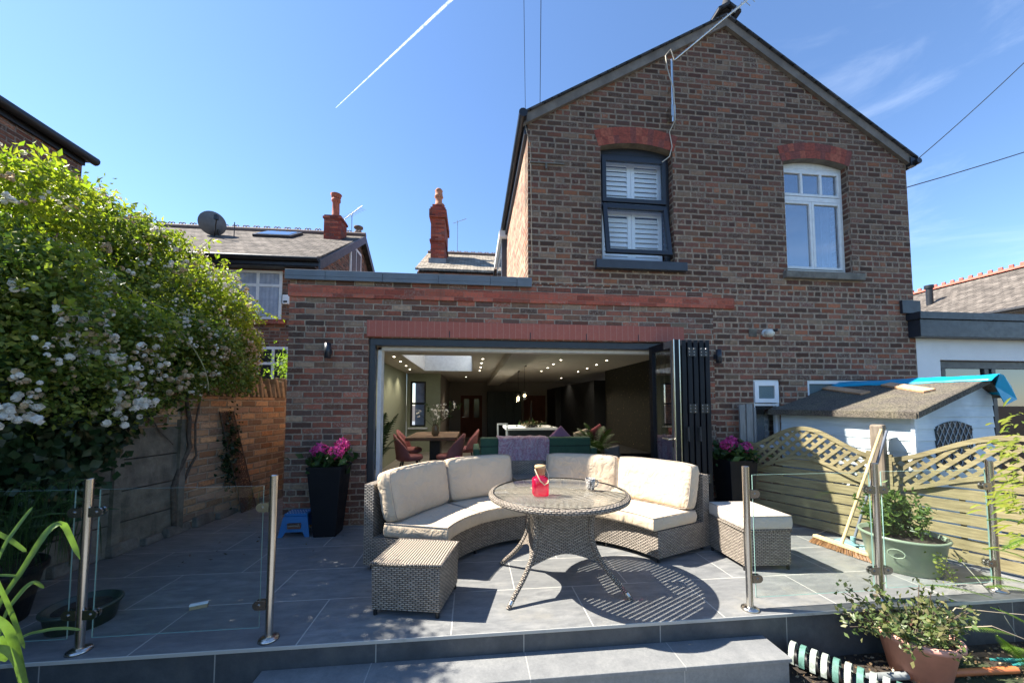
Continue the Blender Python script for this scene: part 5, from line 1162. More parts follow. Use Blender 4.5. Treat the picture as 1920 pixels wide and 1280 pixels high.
# arched leaded window in the end wall
wa, wb, wz0, wz1 = .28, .80, .74, 1.15
mb = MB(); k = 12; P = [(wa, wz0), (wb, wz0)]+[(wb-(wb-wa)*i/k, wz1+.055*math.sin(math.pi*i/k)) for i in range(k+1)]
vs = [sp(-.016, b, z) for b, z in P]+[sp(.0, b, z) for b, z in P]; nn = len(P)
mb.add(vs, [tuple(range(nn))]+[(i, (i+1) % nn, nn+(i+1) % nn, nn+i) for i in range(nn)])
pw = mb.build('window', simple('dark_perspex', (.03,.045,.05), .12, 0, .4), PH)
mb = MB()
for s_ in (1, -1):
    for i in range(-6, 14):
        pts = []
        for z in np.linspace(wz0, wz1+.06, 30):
            b = wa+i*.075+s_*(z-wz0)*.62
            t = (b-wa)/(wb-wa)
            if 0 <= t <= 1 and z <= wz1+.055*math.sin(math.pi*(1-t)): pts.append((b, z))
        if len(pts) > 2: mb.tube([sp(-.02, *pts[0]), sp(-.02, *pts[-1])], .0035, 5)
mb.build('lattice', simple('grey_lead', (.42,.44,.44), .5), pw)
# boards and blue cover lying on the roof
def roof_pt(a, b, lift=0): return Vector(sp(a, b, ez+sl_*b+.03+lift))
for (a0_, b0_, a1_, b1_, lab) in ((.66,.80,.12,.49,'fresh sawn board lying on the playhouse roof, nearer the ridge end'),(1.38,.80,.66,.47,'half-shaded board lying on the playhouse roof near the brick wall')):
    p, q = roof_pt(a0_, b0_, .014), roof_pt(a1_, b1_, .014); d = (q-p); mb = MB(); up_ = Vector((-ed.x*sl_, -ed.y*sl_, 1)).normalized()
    mb.obox((p+q)/2, (d.length,.10,.022), d, up_); o = mb.build('loose_board', M['newwood'], None, bevel=.002); tag(o, lab, 'board', 'boards lying on the playhouse roof')
tarp = simple('blue_plastic_sheet', (.005,.36,.58), .35, 0, .06, 4)
mb = MB()
prof = [(RB-.12,-.034),(RB-.07,.0),(RB+.0,.030),(RB+.06,.025),(RB+.16,-.03),(RB+.235,-.16)]
def tp(i, a):
    b, z = prof[int(i)]; tp_ = min(1, (1.75-a)/.5) if a > 1.25 else 1; wv = .003*math.sin(a*9+i*2)+.002*math.sin(a*31+i*3)
    drop = -.05*max(0, -.02-a)*8 if i >= 4 else 0
    return sp(a, b if i > 2 else RB-(RB-b)*tp_, rz+.03+(z*tp_)+wv+drop-(.0 if i < 4 else .0))
mb.grid(tp, list(range(6)), list(np.linspace(-.16, 1.45, 40)))
mb.add([tp(2,-.16), tp(3,-.16), tp(4,-.16), tp(5,-.16), sp(-.14,RB+.10,rz-.24), sp(-.12,RB+.02,rz-.06)], [(0,1,2,3,4,5)])
o = mb.build('plastic_sheet', tarp); so_ = o.modifiers.new('thick', 'SOLIDIFY'); so_.thickness = .006; tag(o, 'bright blue plastic sheet draped over the playhouse ridge', 'plastic sheet')
# ================================================================== LANE WALL, ROSE, IVY
def gx_(y): return -3.12+.185*(y-4.32)
GW = thing('lane_wall', 'old stone and brick lane wall topped with rough upright coping stones', 'garden wall', (-3.1,5,0))
def wallseg(ya, yb, z0, z1, t0=0, t1=.24, name='masonry', m=None, par=GW, k=1):
    mb = MB(); mb.hexa([(gx_(ya)-t0,ya,z0),(gx_(yb)-t0,yb,z0),(gx_(yb)-t1,yb,z0),(gx_(ya)-t1,ya,z0)], [(gx_(ya)-t0,ya,z1),(gx_(yb)-t0,yb,z1),(gx_(yb)-t1,yb,z1),(gx_(ya)-t1,ya,z1)])
    return mb.build(name, m or M['brick_pale'], par)
wallseg(4.33, 8.78, -.3, 1.46); wallseg(-1.5, 4.33, 1.12, 1.46, .02, .24, 'upper_masonry'); wallseg(-1.5, 4.33, -.3, 1.12, .10, .24, 'rear_masonry')
stn = simple('rough_coping_stone', (.27,.20,.12), .95, 0, .35, 9, .015, 40)
y = 2.6; k = 0
while y < 8.3:
    w_ = random.uniform(.05,.10); h = random.uniform(.20,.34); ln = random.uniform(-.05,.06); mb = MB(); x = gx_(y)
    mb.hexa([(x+.02,y,1.461),(x+.015,y+w_,1.461),(x-.26,y+w_,1.461),(x-.26,y,1.461)], [(x-random.uniform(0,.05),y+ln+.01,1.46+h),(x-random.uniform(0,.05),y+ln+w_*.7,1.46+h*random.uniform(.8,1)),(x-.22,y+ln+w_*.8,1.46+h*random.uniform(.8,1.05)),(x-.22,y+ln,1.46+h)])
    o = mb.build('coping_stone', stn, GW, bevel=.012); y += w_+random.uniform(.004,.02)
mb = MB()
y = 2.3
while y < 6.6:
    l = random.uniform(.18,.42); x = gx_(y); h = random.uniform(.07,.13); mb = MB()
    mb.hexa([(x+.06,y,.001),(x+.07,y+l,.001),(x-.02,y+l,.001),(x-.02,y,.001)], [(x+.045,y+.01,h),(x+.05,y+l-.01,h*.95),(x-.02,y+l,h),(x-.02,y,h)])
    mb.build('footing_stone', simple('footing_stone', (.15,.14,.12), .9, 0, .35, 7, .01, 40) if 'footing_stone' not in bpy.data.materials else bpy.data.materials['footing_stone'], GW, bevel=.012); y += l+.01
def conc():
    n = N('stained_concrete'); P = n.sep(n.pos()); f = n.noise(n.pos(), 6, 7, .7); g = n.noise(n.comb(P[1], n.math('MULTIPLY', P[2], .25), 0), 7, 5)
    c = n.ramp(f, [(.3,(.09,.08,.06)),(.6,(.20,.175,.135)),(.8,(.30,.265,.21))]); c = n.mix(n.smooth(g, .5, .7, 0, .6), c, (.05,.055,.04)); n.bump(f, .02, .8); return n.base(c, .95)
cm = conc()
CP = thing('concrete_panel_fence', 'stained concrete panel fence with slotted posts below the roses', 'concrete fence', (-3.4,3.3,0))
yy = [1.0, 2.0, 2.93, 3.74, 4.33]
for a, b in zip(yy[:-1], yy[1:]):
    for z in (.0, .285, .57, .855):
        wallseg(a+.035, b-.035, z+.004, z+.278, .005, .05, 'panel', cm, CP)
for y in yy:
    wallseg(y-.032, y+.032, -.05, 1.19+random.uniform(-.05,.05), -.025, .045, 'post', cm, CP)

# stems of the rose on the wall
RB_ = thing('climbing_rose', 'huge climbing rose with white flower clusters tumbling over the lane wall', 'climbing rose', (-3.3,4,1.5))
for (pts, r) in (([(-3.12,4.30,0),(-3.13,4.25,.5),(-3.08,4.38,.9),(-3.06,4.34,1.2),(-3.2,4.4,1.7),(-3.4,4.3,2.4)], .026),
                 ([(-3.11,4.36,0),(-3.12,4.36,.4),(-3.06,4.46,.8),(-3.05,4.42,1.15),(-3.1,4.6,1.8)], .014),
                 ([(-3.27,3.74,0),(-3.28,3.70,.7),(-3.22,3.72,1.2),(-3.3,3.6,1.8)], .013),
                 ([(-3.08,4.5,1.95),(-3.0,4.62,1.6),(-2.98,4.8,1.48),(-3.02,5.0,1.7)], .010),
                 ([(-3.4,2.9,.0),(-3.42,2.95,.6),(-3.36,2.9,1.3),(-3.4,3.0,1.8)], .02),
                 ([(-3.25,3.8,1.35),(-3.16,4.0,1.2),(-3.1,4.2,.95)], .008)):
    mb = MB(); pp = []
    for i in range(len(pts)-1):
        a, b = Vector(pts[i]), Vector(pts[i+1])
        for t in (0, .33, .66): pp.append(a.lerp(b, t)+Vector((random.gauss(0,.006),random.gauss(0,.01),0)))
    pp.append(Vector(pts[-1])); mb.tube(pp, [r*(1-.4*i/len(pp)) for i in range(len(pp))], 7); mb.build('stem', M['bark'], RB_)
blobs = [(-3.5,2.5,2.15,.75,.6,.92),(-3.55,2.9,2.3,.75,.75,.82),(-3.5,3.6,2.42,.7,.7,.82),(-3.45,4.3,2.48,.60,.65,.78),(-3.42,4.95,2.38,.55,.55,.70),(-3.55,5.5,2.25,.44,.42,.58),
         (-3.05,2.5,1.75,.5,.5,.5),(-3.02,3.05,1.78,.48,.6,.45),(-3.0,3.8,1.85,.42,.55,.4),(-3.08,4.5,1.95,.4,.5,.38),(-3.25,5.1,2.0,.36,.42,.4),(-3.12,3.2,1.42,.30,.55,.28),(-3.10,3.9,1.52,.26,.5,.26)]
rs_ = np.random.RandomState(3); small = []
for (cx_,cy_,cz_,rx_,ry_,rz_) in blobs:
    for k in range(9):
        d = rs_.normal(size=3); d /= np.linalg.norm(d); r = rs_.uniform(.12,.27); c_ = np.array([cx_,cy_,cz_])+d*np.array([rx_,ry_,rz_])*rs_.uniform(.86,1.02)
        if c_[2] > 1.45 and c_[0]+r < -.555*c_[1]: small.append((*c_, r*1.1, r*1.1, r*.8))
P = np.concatenate([blob_points(blobs, 800, (.66,1.04), .07), blob_points(small, 2300, (.6,1.1), .045)])
low = (P[:,2] < 1.5)&(np.random.rand(len(P)) < .45); P = P[~low]; P = P[P[:,2] > 1.18-.1*np.random.rand(len(P))]
lime = (np.sin(P[:,1]*3.1+P[:,2]*2)+np.random.normal(size=len(P))*.35+(P[:,2]-2.5)*1.6 > .35)&(P[:,2] > 1.8)  # more lime leaves higher up: sunlight put into the leaf colour
leaves('foliage', P[~lime], .040, M['leaf_rose'], RB_, .35, .62); leaves('sunlit_tone_foliage', P[lime], .054, M['leaf_lime'], RB_, .45, .40)
# sparse outer shoots
for k in range(46):
    b = blobs[random.randrange(1, 10)]; d = np.array([random.gauss(.3,.6), random.gauss(0,.6), random.uniform(.1,1.2)]); d /= np.linalg.norm(d)
    p0 = np.array(b[:3])+d*np.array(b[3:])*.9; L = random.uniform(.12,.42); t_ = np.linspace(0, 1, 9)[:,None]; bend = np.array([random.gauss(0,.15), random.gauss(0,.15), -.18])*L*2
    pts = p0+d*L*t_+bend*t_**2; mb = MB() if k % 46 == 0 else mb; mb.tube([tuple(q) for q in pts], [.003]*8+[.0015], 4)
    Q = np.repeat(pts[2:], 3, 0)+np.random.normal(size=(21,3))*.015
    SH = Q if k == 0 else np.concatenate([SH, Q])
for (q0, q1, q2) in (((-3.0,3.3,2.5),(-2.75,3.3,2.15),(-2.6,3.7,2.2)),((-2.9,2.9,2.2),(-2.65,3.15,2.05),(-2.6,3.5,2.08)),((-3.3,3.25,3.0),(-3.25,3.1,3.3),(-3.4,3.2,3.35)),((-2.8,3.6,2.2),(-2.58,3.9,1.8),(-2.62,3.95,1.5))):
    mb.tube([tuple(Vector(q0)*float((1-t)**2)+Vector(q1)*float(2*t*(1-t))+Vector(q2)*float(t*t)) for t in np.linspace(0,1,10)], .005, 5)
mb.build('shoots', simple('pale_stem', (.30,.30,.16), .7), RB_); leaves('shoot_leaves', SH, .05, M['leaf_lime'], RB_, .3, .5)
# blossom clusters on the face towards the patio
cl = []
for k in range(4000):
    b = blobs[random.randrange(len(blobs))]; d = np.random.normal(size=3); d /= np.linalg.norm(d)
    if d[0] < -.05 and d[2] < .7: continue
    p = np.array(b[:3])+d*np.array(b[3:])*random.uniform(1.0,1.09)
    if p[2] < 1.42 or any((((p-np.array(q[:3]))/np.array(q[3:]))**2).sum() < .88 for q in blobs): continue
    if min([np.linalg.norm(p-c) for c in cl] or [9]) < .085: continue
    dens = .5+.5*math.sin(p[1]*5+p[2]*7)
    if random.random() > .45+.5*dens: continue
    cl.append(p)
    if len(cl) > 560: break
big = [np.array(q) for q in ((-2.62,2.72,1.80),(-2.62,2.95,1.62),(-2.66,3.2,1.40),(-2.60,3.0,1.33),(-2.66,2.45,1.34),(-2.60,2.9,1.72),(-2.62,3.6,1.62),(-2.66,4.1,1.9),(-2.62,3.3,1.75))]
cl = big+cl
stuff = MB()
for i, p in enumerate(cl):
    isb = i < len(big); nfl = random.randint(13,18) if isb else random.randint(3,8); old = random.random() < (.3 if not isb else .1); r = random.uniform(.026,.036) if isb else random.uniform(.012,.022); sp_ = .062 if isb else .027
    tgt = MB() if i < 90 else stuff
    for j in range(nfl): rose_flower(tgt, p+np.random.normal(size=3)*sp_+np.array([.02,0,0]), r*random.uniform(.75,1.15), 1 if (old or random.random() < .15) else 0)
    if i < 90: tgt.build('blossom_cluster', [M['petal_white'], M['petal_old']], RB_)
o = stuff.build('small_blossoms', [M['petal_white'], M['petal_old']], RB_); o['kind'] = 'stuff'
# inner shade mass so the sun does not pour through: added dark leaves
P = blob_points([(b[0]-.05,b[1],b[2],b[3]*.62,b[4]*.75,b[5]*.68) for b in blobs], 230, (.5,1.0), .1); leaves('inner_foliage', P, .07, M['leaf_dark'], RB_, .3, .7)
# ivy skirt over the concrete, lower left
n_ = 15000; ys = np.random.uniform(.3, 3.75, n_); zs = np.random.uniform(0, 1.62, n_)
keep = (zs > .08+.55*np.clip((ys-2.9)/.8, 0, 1)*1.6+.12*np.sin(ys*9)) ; ys, zs = ys[keep], zs[keep]
P = np.stack([gx_(ys)+.04+np.abs(np.random.normal(size=len(ys)))*.09*(zs/1.2+.3), ys, zs], 1)
IV = raw('tmp', [(0,0,0),(0,0,1),(0,1,0)], [(0,1,2)], M['leaf_ivy']); bpy.data.objects.remove(IV)
IV = thing('ivy', 'dark ivy blanket covering the lower lane wall at the left edge', 'ivy', (-3.4,2.5,0)); leaves('foliage', P, .075, M['leaf_ivy'], IV, .6, .85, .2, nrm=np.array([1.1,-.2,.1]))
mb = MB()
for k in range(8): y0 = 1.2+k*.32; mb.tube([(gx_(y0)+.03,y0,0),(gx_(y0)+.035,y0+random.gauss(0,.08),.6),(gx_(y0)+.04,y0+random.gauss(0,.12),1.3)], .008, 5)
mb.build('stems', M['bark'], IV)
n_ = 700; P = np.stack([np.random.normal(size=n_)*.03-2.99, 4.93+np.random.normal(size=n_)*.07, np.random.normal(size=n_)*.22+.80],1)
o = leaves('hanging_ivy', P, .045, M['leaf_ivy'], None, .5, .8, .2); tag(o, 'small clump of ivy hanging on the brick lane wall left of the rusty panel', 'ivy')
n_ = 2600; P = np.random.normal(size=(n_,3))*np.array([.17,.30,.16])+np.array([-3.0,6.9,2.02]); o = leaves('lane_shrub', P, .07, leaf_mat('sunny_shrub', [(.16,.26,.03),(.24,.36,.05),(.32,.44,.08)], .5), None, .2, .4); tag(o, 'sunlit lime green shrub above the lane wall coping beside the extension', 'shrub')
# rusty filigree panel leaning on the wall
n = N('rusty_filigree'); v = n.new('ShaderNodeTexVoronoi', feature='DISTANCE_TO_EDGE'); v.inputs['Scale'].default_value = 34; n.l.new(n.noise(n.obj(), 2, 2, out=1), v.inputs[0]); n.l.new(n.obj(), v.inputs[0])
n.set(n.b.inputs['Alpha'], n.math('LESS_THAN', v.outputs[0], .11)); rust = n.base((.10,.055,.035), .85)
LP = thing('filigree_panel', 'rusty filigree metal panel leaning against the lane wall', 'metal panel', (-2.9,5.1,0))
mb = MB(); c4 = [(-2.90,5.06,.0),(-2.86,5.30,.0),(-2.99,4.96,1.28),(-3.02,4.76,1.28)]; mb.add([tuple(Vector(q)) for q in c4]+[tuple(Vector(q)+Vector((.004,0,0))) for q in c4], [(0,1,2,3),(7,6,5,4)]); mb.build('mesh_sheet', rust, LP)
mb = MB(); mb.tube(c4+[c4[0]], .008, 5); mb.build('frame', M['bark'], LP)
# pots, grasses behind the left glass
PT = thing('shallow_pot', 'round shallow pot with dark soil behind the left glass panel', 'plant pot', (-2.33,2.62,0)); pot_round(PT, -2.44, 2.66, 0, .17, .15, .12, simple('dull_green_pot', (.04,.055,.045), .4), .012, 1, 1, .03)
PT = thing('black_trough', 'large black planter with grassy plants at the far left behind the glass', 'planter', (-3.1,2.8,0)); pot_round(PT, -3.05, 2.66, 0, .28, .22, .34, pl_m, .015)
def blade(mb, pts, w_, face=(0,-1,.3), m=0, k=18):
    pts = [Vector(p) for p in pts]; out = []
    for i in range(k+1):        # Catmull-Rom
        u = i/k*(len(pts)-1); j = min(int(u), len(pts)-2); t = u-j; p = [pts[max(j-1,0)], pts[j], pts[j+1], pts[min(j+2,len(pts)-1)]]
        out.append(.5*((2*p[1])+(-p[0]+p[2])*t+(2*p[0]-5*p[1]+4*p[2]-p[3])*t*t+(-p[0]+3*p[1]-3*p[2]+p[3])*t**3))
    vs = []; face = Vector(face).normalized()
    for i, q in enumerate(out):
        tn = (out[min(i+1,k)]-out[max(i-1,0)]).normalized(); s_ = tn.cross(face).normalized(); ww = w_*math.sin(math.pi*min(1, .18+.82*(1-i/k)))**.7 if i < k else .0008
        vs += [q-s_*ww, q-face*ww*.35, q+s_*ww]
    mb.add(vs, [f_ for i in range(k) for f_ in ((i*3,i*3+1,i*3+4,i*3+3),(i*3+1,i*3+2,i*3+5,i*3+4))], None, m, True)
mb = MB()
for k in range(120):
    a = random.uniform(0, 6.28); x, y = -2.95+random.gauss(0,.16), 2.72+random.gauss(0,.12); r = random.uniform(.05,.34); h = random.uniform(.35,.75)
    blade(mb, [(x,y,.3),(x+r*.4*math.cos(a),y+r*.4*math.sin(a),.3+h*.7),(x+r*1.1*math.cos(a),y+r*1.1*math.sin(a),.3+h*.75)], .004, k=7)
mb.build('grasses', M['leaf_dark'], PT)
def at(px, py, Y):
    "the point at depth Y in the direction of a photograph pixel (used once, to size things from the photograph)"
    F = Vector((math.sin(YAW)*math.cos(PIT), math.cos(YAW)*math.cos(PIT), math.sin(PIT))); Rr = Vector((math.cos(YAW), -math.sin(YAW), 0)); Uu = Rr.cross(F)
    d = F+Rr*((px-960)/690)-Uu*((py-720)/690); return Vector((0,0,HC))+d*(Y/d.y)
SL = thing('strap_leaved_plant', 'sunlit strap-leaved plant in the left foreground', 'plant', at(-40,1290,1.55))
for pts, w_, dY in (([(-60,1300),(-10,1150),(40,1070),(85,1000),(110,981),(124,990),(150,1048)], .014, 0),([(-60,1200),(0,1040),(30,990),(61,950)], .008, .05),([(-60,960),(-10,995),(20,1012),(49,1034)], .010, .08),
    ([(-20,1290),(5,1165),(35,1115),(62,1091),(82,1102)], .009, .02),([(-40,1010),(0,1100),(22,1150),(46,1215)], .009, -.03),([(-40,1140),(8,1170),(28,1215),(48,1300)], .017, -.08),([(-40,1290),(32,1201),(80,1182),(120,1177),(152,1180)], .007, .04),
    ([(-40,1090),(0,1078),(40,1080)], .006, .07),([(-60,1250),(-10,1215),(25,1230),(50,1290)], .014, -.1),([(-60,1320),(-30,1240),(-5,1200),(10,1240)], .02, -.12)):
    mb = MB(); blade(mb, [at(x, y, 1.55+dY+.03*i) for i, (x, y) in enumerate(pts)], w_*.8, (.3,-.8,.5)); mb.build('leaf', M['strap'] if 'strap' in M else M.setdefault('strap', leaf_mat('strap_leaf', [(.12,.21,.05),(.17,.28,.07),(.25,.34,.11)], .4, .35)), SL)
n_ = 900; P = np.random.normal(size=(n_,3))*np.array([.16,.10,.10])+np.array([-2.5,1.75,-.12]); o = leaves('border_plants', P, .05, M['leaf_rose'], None, .1, .6); tag(o, 'low leafy plants in the shaded border at the bottom left corner', 'plants')
# ferns on the right
def frond(mb, p0, p1, sag, wmax, k=22):
    p0, p1 = Vector(p0), Vector(p1); L = (p1-p0).length; d = (p1-p0).normalized(); s0 = d.cross(Vector((0,0,1))).normalized()
    for i in range(k):
        t = (i+.5)/k; q = p0.lerp(p1, t)+Vector((0,0,sag*4*t*(1-t))); tn = (p1-p0+Vector((0,0,sag*4*(1-2*t)))).normalized(); w_ = wmax*math.sin(math.pi*(t*.86+.12))**.8
        for s_ in (-1, 1):
            e = q+s0*s_*w_+tn*w_*.45+Vector((0,0,-w_*.15)); a = tn*(L/k*.42)
            mb.add([q-a, q+a, e], [(0,1,2)])
    mb.tube([p0.lerp(p1, t)+Vector((0,0,sag*4*t*(1-t))) for t in np.linspace(0,1,8)], .0022, 4)
M['fern'] = leaf_mat('fern_green', [(.11,.22,.03),(.17,.30,.045),(.24,.36,.06)], .5)
FR = thing('fern', 'bright green fern at the right edge in front of the balustrade', 'fern', (3.6,1.9,-.3))
for (a, b, sag, w_) in (((1960,1120,1.9),(1848,1100,1.95),.03,.05),((1960,1190,1.8),(1858,1138,1.85),.02,.055),((1950,1060,2.0),(1842,1028,2.0),.03,.05),((1950,990,2.0),(1850,975,2.0),.03,.045),((1950,1230,1.7),(1880,1215,1.75),.02,.05),
    ((1960,1010,1.8),(1880,1030,1.8),.03,.05),((1950,1100,2.2),(1810,1082,2.25),.03,.055),((1860,1120,2.2),(1735,1096,2.2),.02,.05),((1900,1190,2.1),(1790,1180,2.1),.03,.05),((1960,1290,1.7),(1870,1190,1.7),.02,.06)):
    mb = MB(); frond(mb, at(*a), at(*b), sag, w_); mb.build('frond', M['fern'], FR)
BM = thing('bamboo', 'yellow-green lance-leaved bamboo hanging in at the right edge', 'bamboo', (3.9,2.1,.5))
Q = []
mb = MB()
for k in range(170):
    px, py = 1925-abs(random.gauss(0,30)), random.choice((850,880,905,935,960,790,1000,830))+random.gauss(0,14); p = at(px, py, random.uniform(1.95,2.25)); l = random.uniform(.05,.11); d = Vector((-1,random.gauss(0,.4),random.gauss(-.1,.25))).normalized()
    blade(mb, [p, p+d*l*.5+Vector((0,0,.004)), p+d*l-Vector((0,0,.008))], .0055, (0,-.6,.8), k=5)
mb.build('leaves', leaf_mat('bamboo_yellow', [(.30,.36,.05),(.40,.42,.06),(.20,.30,.05)], .5), BM)
mb = MB()
for px in (1932,): a = at(px,1150,2.1); b = at(px-6,780,2.15); mb.tube([a, (a+b)/2, b], .0035, 6)
mb.build('canes', simple('green_cane', (.2,.26,.08), .5), BM)
CL = thing('cloche', 'grey translucent plastic cloche on the soil in the bottom right corner', 'cloche', (3.55,1.9,-.3))
n = N('milky_plastic'); cp_ = n.base((.20,.27,.27), .25); mb = MB(); mb.lathe([(.24,0),(.235,.06),(.19,.14),(.10,.185),(0,.195)], (3.72,1.95,-.296), 28, 0, 1.2, .8); mb.build('cover', cp_, CL)
mb = MB(); mb.tube([(3.44+.56*math.cos(t)*.5+.28,1.95+.38*math.sin(t)*.5,-.285) for t in np.linspace(0,2*math.pi,30)], .008, 5); mb.build('rim', cp_, CL)

# ================================================================== INSIDE THE EXTENSION
M['blush'] = simple('blush_velvet', (.36,.13,.12), .8, 0, .1); M['greenv'] = simple('green_velvet', (.07,.15,.09), .8, 0, .1); M['tabwood'] = wood_mat('table_wood', (.16,.10,.06), (.24,.16,.10))
DT = thing('dining_table', 'wooden dining table inside the extension with pink chairs', 'dining table', (-.75,7.2,0))
mb = MB(); mb.box(-1.22,-.30,6.85,8.3,.70,.76); mb.build('table_top', M['tabwood'], DT, bevel=.006)
mb = MB(); mb.box(-.85,-.65,7.4,7.8,.06,.70); mb.build('pedestal', M['black'], DT); mb = MB(); mb.box(-1.1,-.42,7.2,8.0,.005,.06); mb.build('foot', M['black'], DT)
def dchair(x, y, rz, lab):
    c = thing('dining_chair', lab, 'dining chair', (x,y,0), 'pink velvet chairs at the dining table')
    mb = MB()
    def sh(u, v):
        a = math.pi*(.5-u); r = .24; z = .42+v*(.42-.26*abs(2*u-1)**1.5); q = Vector((x-r*math.cos(a)*.95-.0, y+r*math.sin(a), z)); q.x -= .06*v; return tuple(q)
    mb.grid(sh, [i/16 for i in range(17)], [i/5 for i in range(6)]); o = mb.build('backrest', M['blush'], c); s_ = o.modifiers.new('t', 'SOLIDIFY'); s_.thickness = .035
    mb = MB(); mb.lathe([(0,.38),(.2,.38),(.235,.41),(.235,.45),(.2,.475),(0,.48)], (x,y,0), 24); mb.build('seat', M['blush'], c)
    for sx in (-1,1):
        for sy in (-1,1): mb = MB(); mb.tube([(x+sx*.12,y+sy*.12,.39),(x+sx*.2,y+sy*.2,.006)], .012, 6); mb.build('leg', M['black'], c)
    c.rotation_euler.z = rz; return c
dchair(-1.12, 6.75, R_(15), 'pink velvet chair at the near left corner of the dining table'); dchair(-.42, 6.75, R_(165), 'pink velvet chair at the near right corner of the dining table')
dchair(-1.28, 7.8, R_(0), 'pink velvet chair at the far left side of the dining table'); dchair(-.16, 7.8, R_(180), 'pink velvet chair at the far right side of the dining table')
VS = thing('vase', 'glass vase of white flowers on the dining table', 'vase', (-.72,7.2,.76)); mb = MB(); mb.lathe([(.05,0),(.075,.05),(.07,.16),(.05,.2),(.06,.22)], (-.72,7.2,.762), 16); mb.build('vase_body', simple('smoky_glass', (.14,.11,.07), .1, 0, .1), VS)
P = []; mb = MB()
for k in range(16): a = random.uniform(0,6.28); tip = Vector((-.72+random.gauss(0,.16),7.2+random.gauss(0,.1),1.05+random.uniform(0,.3))); mb.tube([(-.72,7.2,.9), tip], .003, 4); P += [tuple(tip+Vector((random.gauss(0,.03),random.gauss(0,.03),random.gauss(0,.04)))) for _ in range(9)]
mb.build('stems', M['leaf_dark'], VS); leaves('petals', P[:90], .05, M['petal_white'], VS, 0, .8); leaves('leaves', P[90:], .06, M['leaf_dark'], VS, 0, .5)
def palm(x, y, h, lab, col):
    p = thing('palm', lab, 'palm plant', (x,y,0), 'potted palms inside'); mb = MB()
    for k in range(17):
        a = k*2.4; r = random.uniform(.25,.55); frond(mb, (x,y,.35), (x+r*math.cos(a), y+r*math.sin(a), h*random.uniform(.5,1)), .12, .13, 20)
    mb.build('fronds', col, p); mb = MB(); mb.lathe([(0,0),(.13,0),(.16,.28),(.14,.28),(.12,.24),(0,.24)], (x,y,.006), 20); mb.build('pot', simple('pale_pot', (.4,.38,.34), .7), p)
palm(-1.50, 5.9, 1.25, 'palm plant inside the left end of the open doors', M['leaf_dark']); palm(2.35, 6.9, 1.0, 'palm plant inside beside the folded doors', M['leaf_dark'])
GS = thing('indoor_sofa', 'long green sofa seen from behind inside the open doors', 'sofa', (1.1,6.5,0))
mb = MB(); mb.box(.12,2.02,6.2,6.42,.08,.80); mb.build('backrest', M['greenv'], GS, bevel=.03)
mb = MB(); mb.box(.12,2.02,6.425,7.1,.08,.44); mb.build('seat', M['greenv'], GS, bevel=.03)
for x in (.0, 2.025): mb = MB(); mb.box(x,x+.115,6.22,7.1,.08,.62); mb.build('armrest', M['greenv'], GS, bevel=.03)
mb = MB(); mb.tube([(.1,6.195,.66),(2.0,6.195,.66)], .006, 5); mb.build('seam', M['black'], GS)
def throw(u, v):
    x = .40+u*.86; s_ = v*1.15; wv = .018*math.sin(u*21+v*3)+.012*math.sin(u*47+v*5)
    if s_ < .3: return (x, 6.43-s_*.8, .815+.005*math.sin(u*30))
    return (x+.02*math.sin(v*5), 6.188-.02-abs(wv)-.01*v, .815-(s_-.3)+.0)
mb = MB(); mb.grid(throw, [i/80 for i in range(81)], [i/24 for i in range(25)]); n = N('lilac_plush'); f = n.noise(n.obj(), 14, 5, .7, 2); n.b.inputs['Sheen Weight'].default_value = .6; n.bump(f, .03, 1)
o = mb.build('throw', n.base(n.mix(n.smooth(f, .42, .6), (.74,.36,.46), (.95,.72,.78)), .9)); tag(o, 'lilac plush throw hanging over the back of the green sofa', 'throw')
IL = thing('kitchen_island', 'kitchen island with white worktop behind the green sofa', 'kitchen island', (1.2,8.5,0))
mb = MB(); mb.box(.72,1.85,8.0,9.0,.80,.85); mb.build('worktop', M['white_ptd'], IL); mb = MB(); mb.box(.78,1.8,8.05,8.95,.005,.80); mb.build('base_unit', M['cab2'], IL)
SN = thing('bar_stool', 'white-backed bar stool at the left end of the kitchen island', 'bar stool', (.62,7.9,0)); mb = MB(); frame(mb, .5,.72,.62,.96,7.7,7.74,.03); mb.box(.5,.72,7.7,7.95,.6,.63); mb.build('seat', M['white_ptd'], SN)
mb = MB()
for dx in (.51,.70):
    for dy in (7.71,7.93): mb.tube([(dx,dy,.006),(dx,dy,.6)], .01, 5)
mb.build('legs', M['black'], SN)
BQ = thing('flower_bowl', 'low bowl of dark red and white flowers on the kitchen island', 'flower arrangement', (1.25,8.1,.85)); P = np.random.normal(size=(160,3))*np.array([.13,.06,.045])+np.array([1.3,8.2,.92]); leaves('leaves', P[:90], .06, M['leaf_dark'], BQ); leaves('petals', P[90:], .045, M['petal_old'], BQ); mb = MB(); mb.lathe([(0,0),(.08,0),(.14,.05),(.12,.05),(0,.02)], (1.3,8.2,.852), 16); mb.build('bowl', M['black'], BQ)
def cush(x, y, z, rz, s, m, lab):
    c_, s_ = math.cos(rz), math.sin(rz)
    f1 = lambda u, v, w_: (x+(u*c_*s*.5*1-w_*s_*.0), y+w_*.07-v*.05, z+s*.5+(u*s_+v*c_)*s*.5) if rz == 0 else (x+(u*c_-v*s_)*s*.5, y+w_*.07-.1*(u*s_+v*c_)*.5, z+s*.70+(u*s_+v*c_)*s*.5)
    o = finish(pillow(f1, 14, 14, 3, .7, .1, .02).build('scatter_cushion', m)); tag(o, lab, 'cushion')
cush(1.55, 6.52, .56, R_(45), .30, fabric('lilac_cushion', (.5,.25,.42)), 'pink and lilac cushion standing on the green sofa, its corner above the back')
cush(2.30, 7.6, .42, R_(20), .34, fabric('cream_cushion', (.5,.42,.33)), 'cream cushion on the dark window seat, left of the red one')
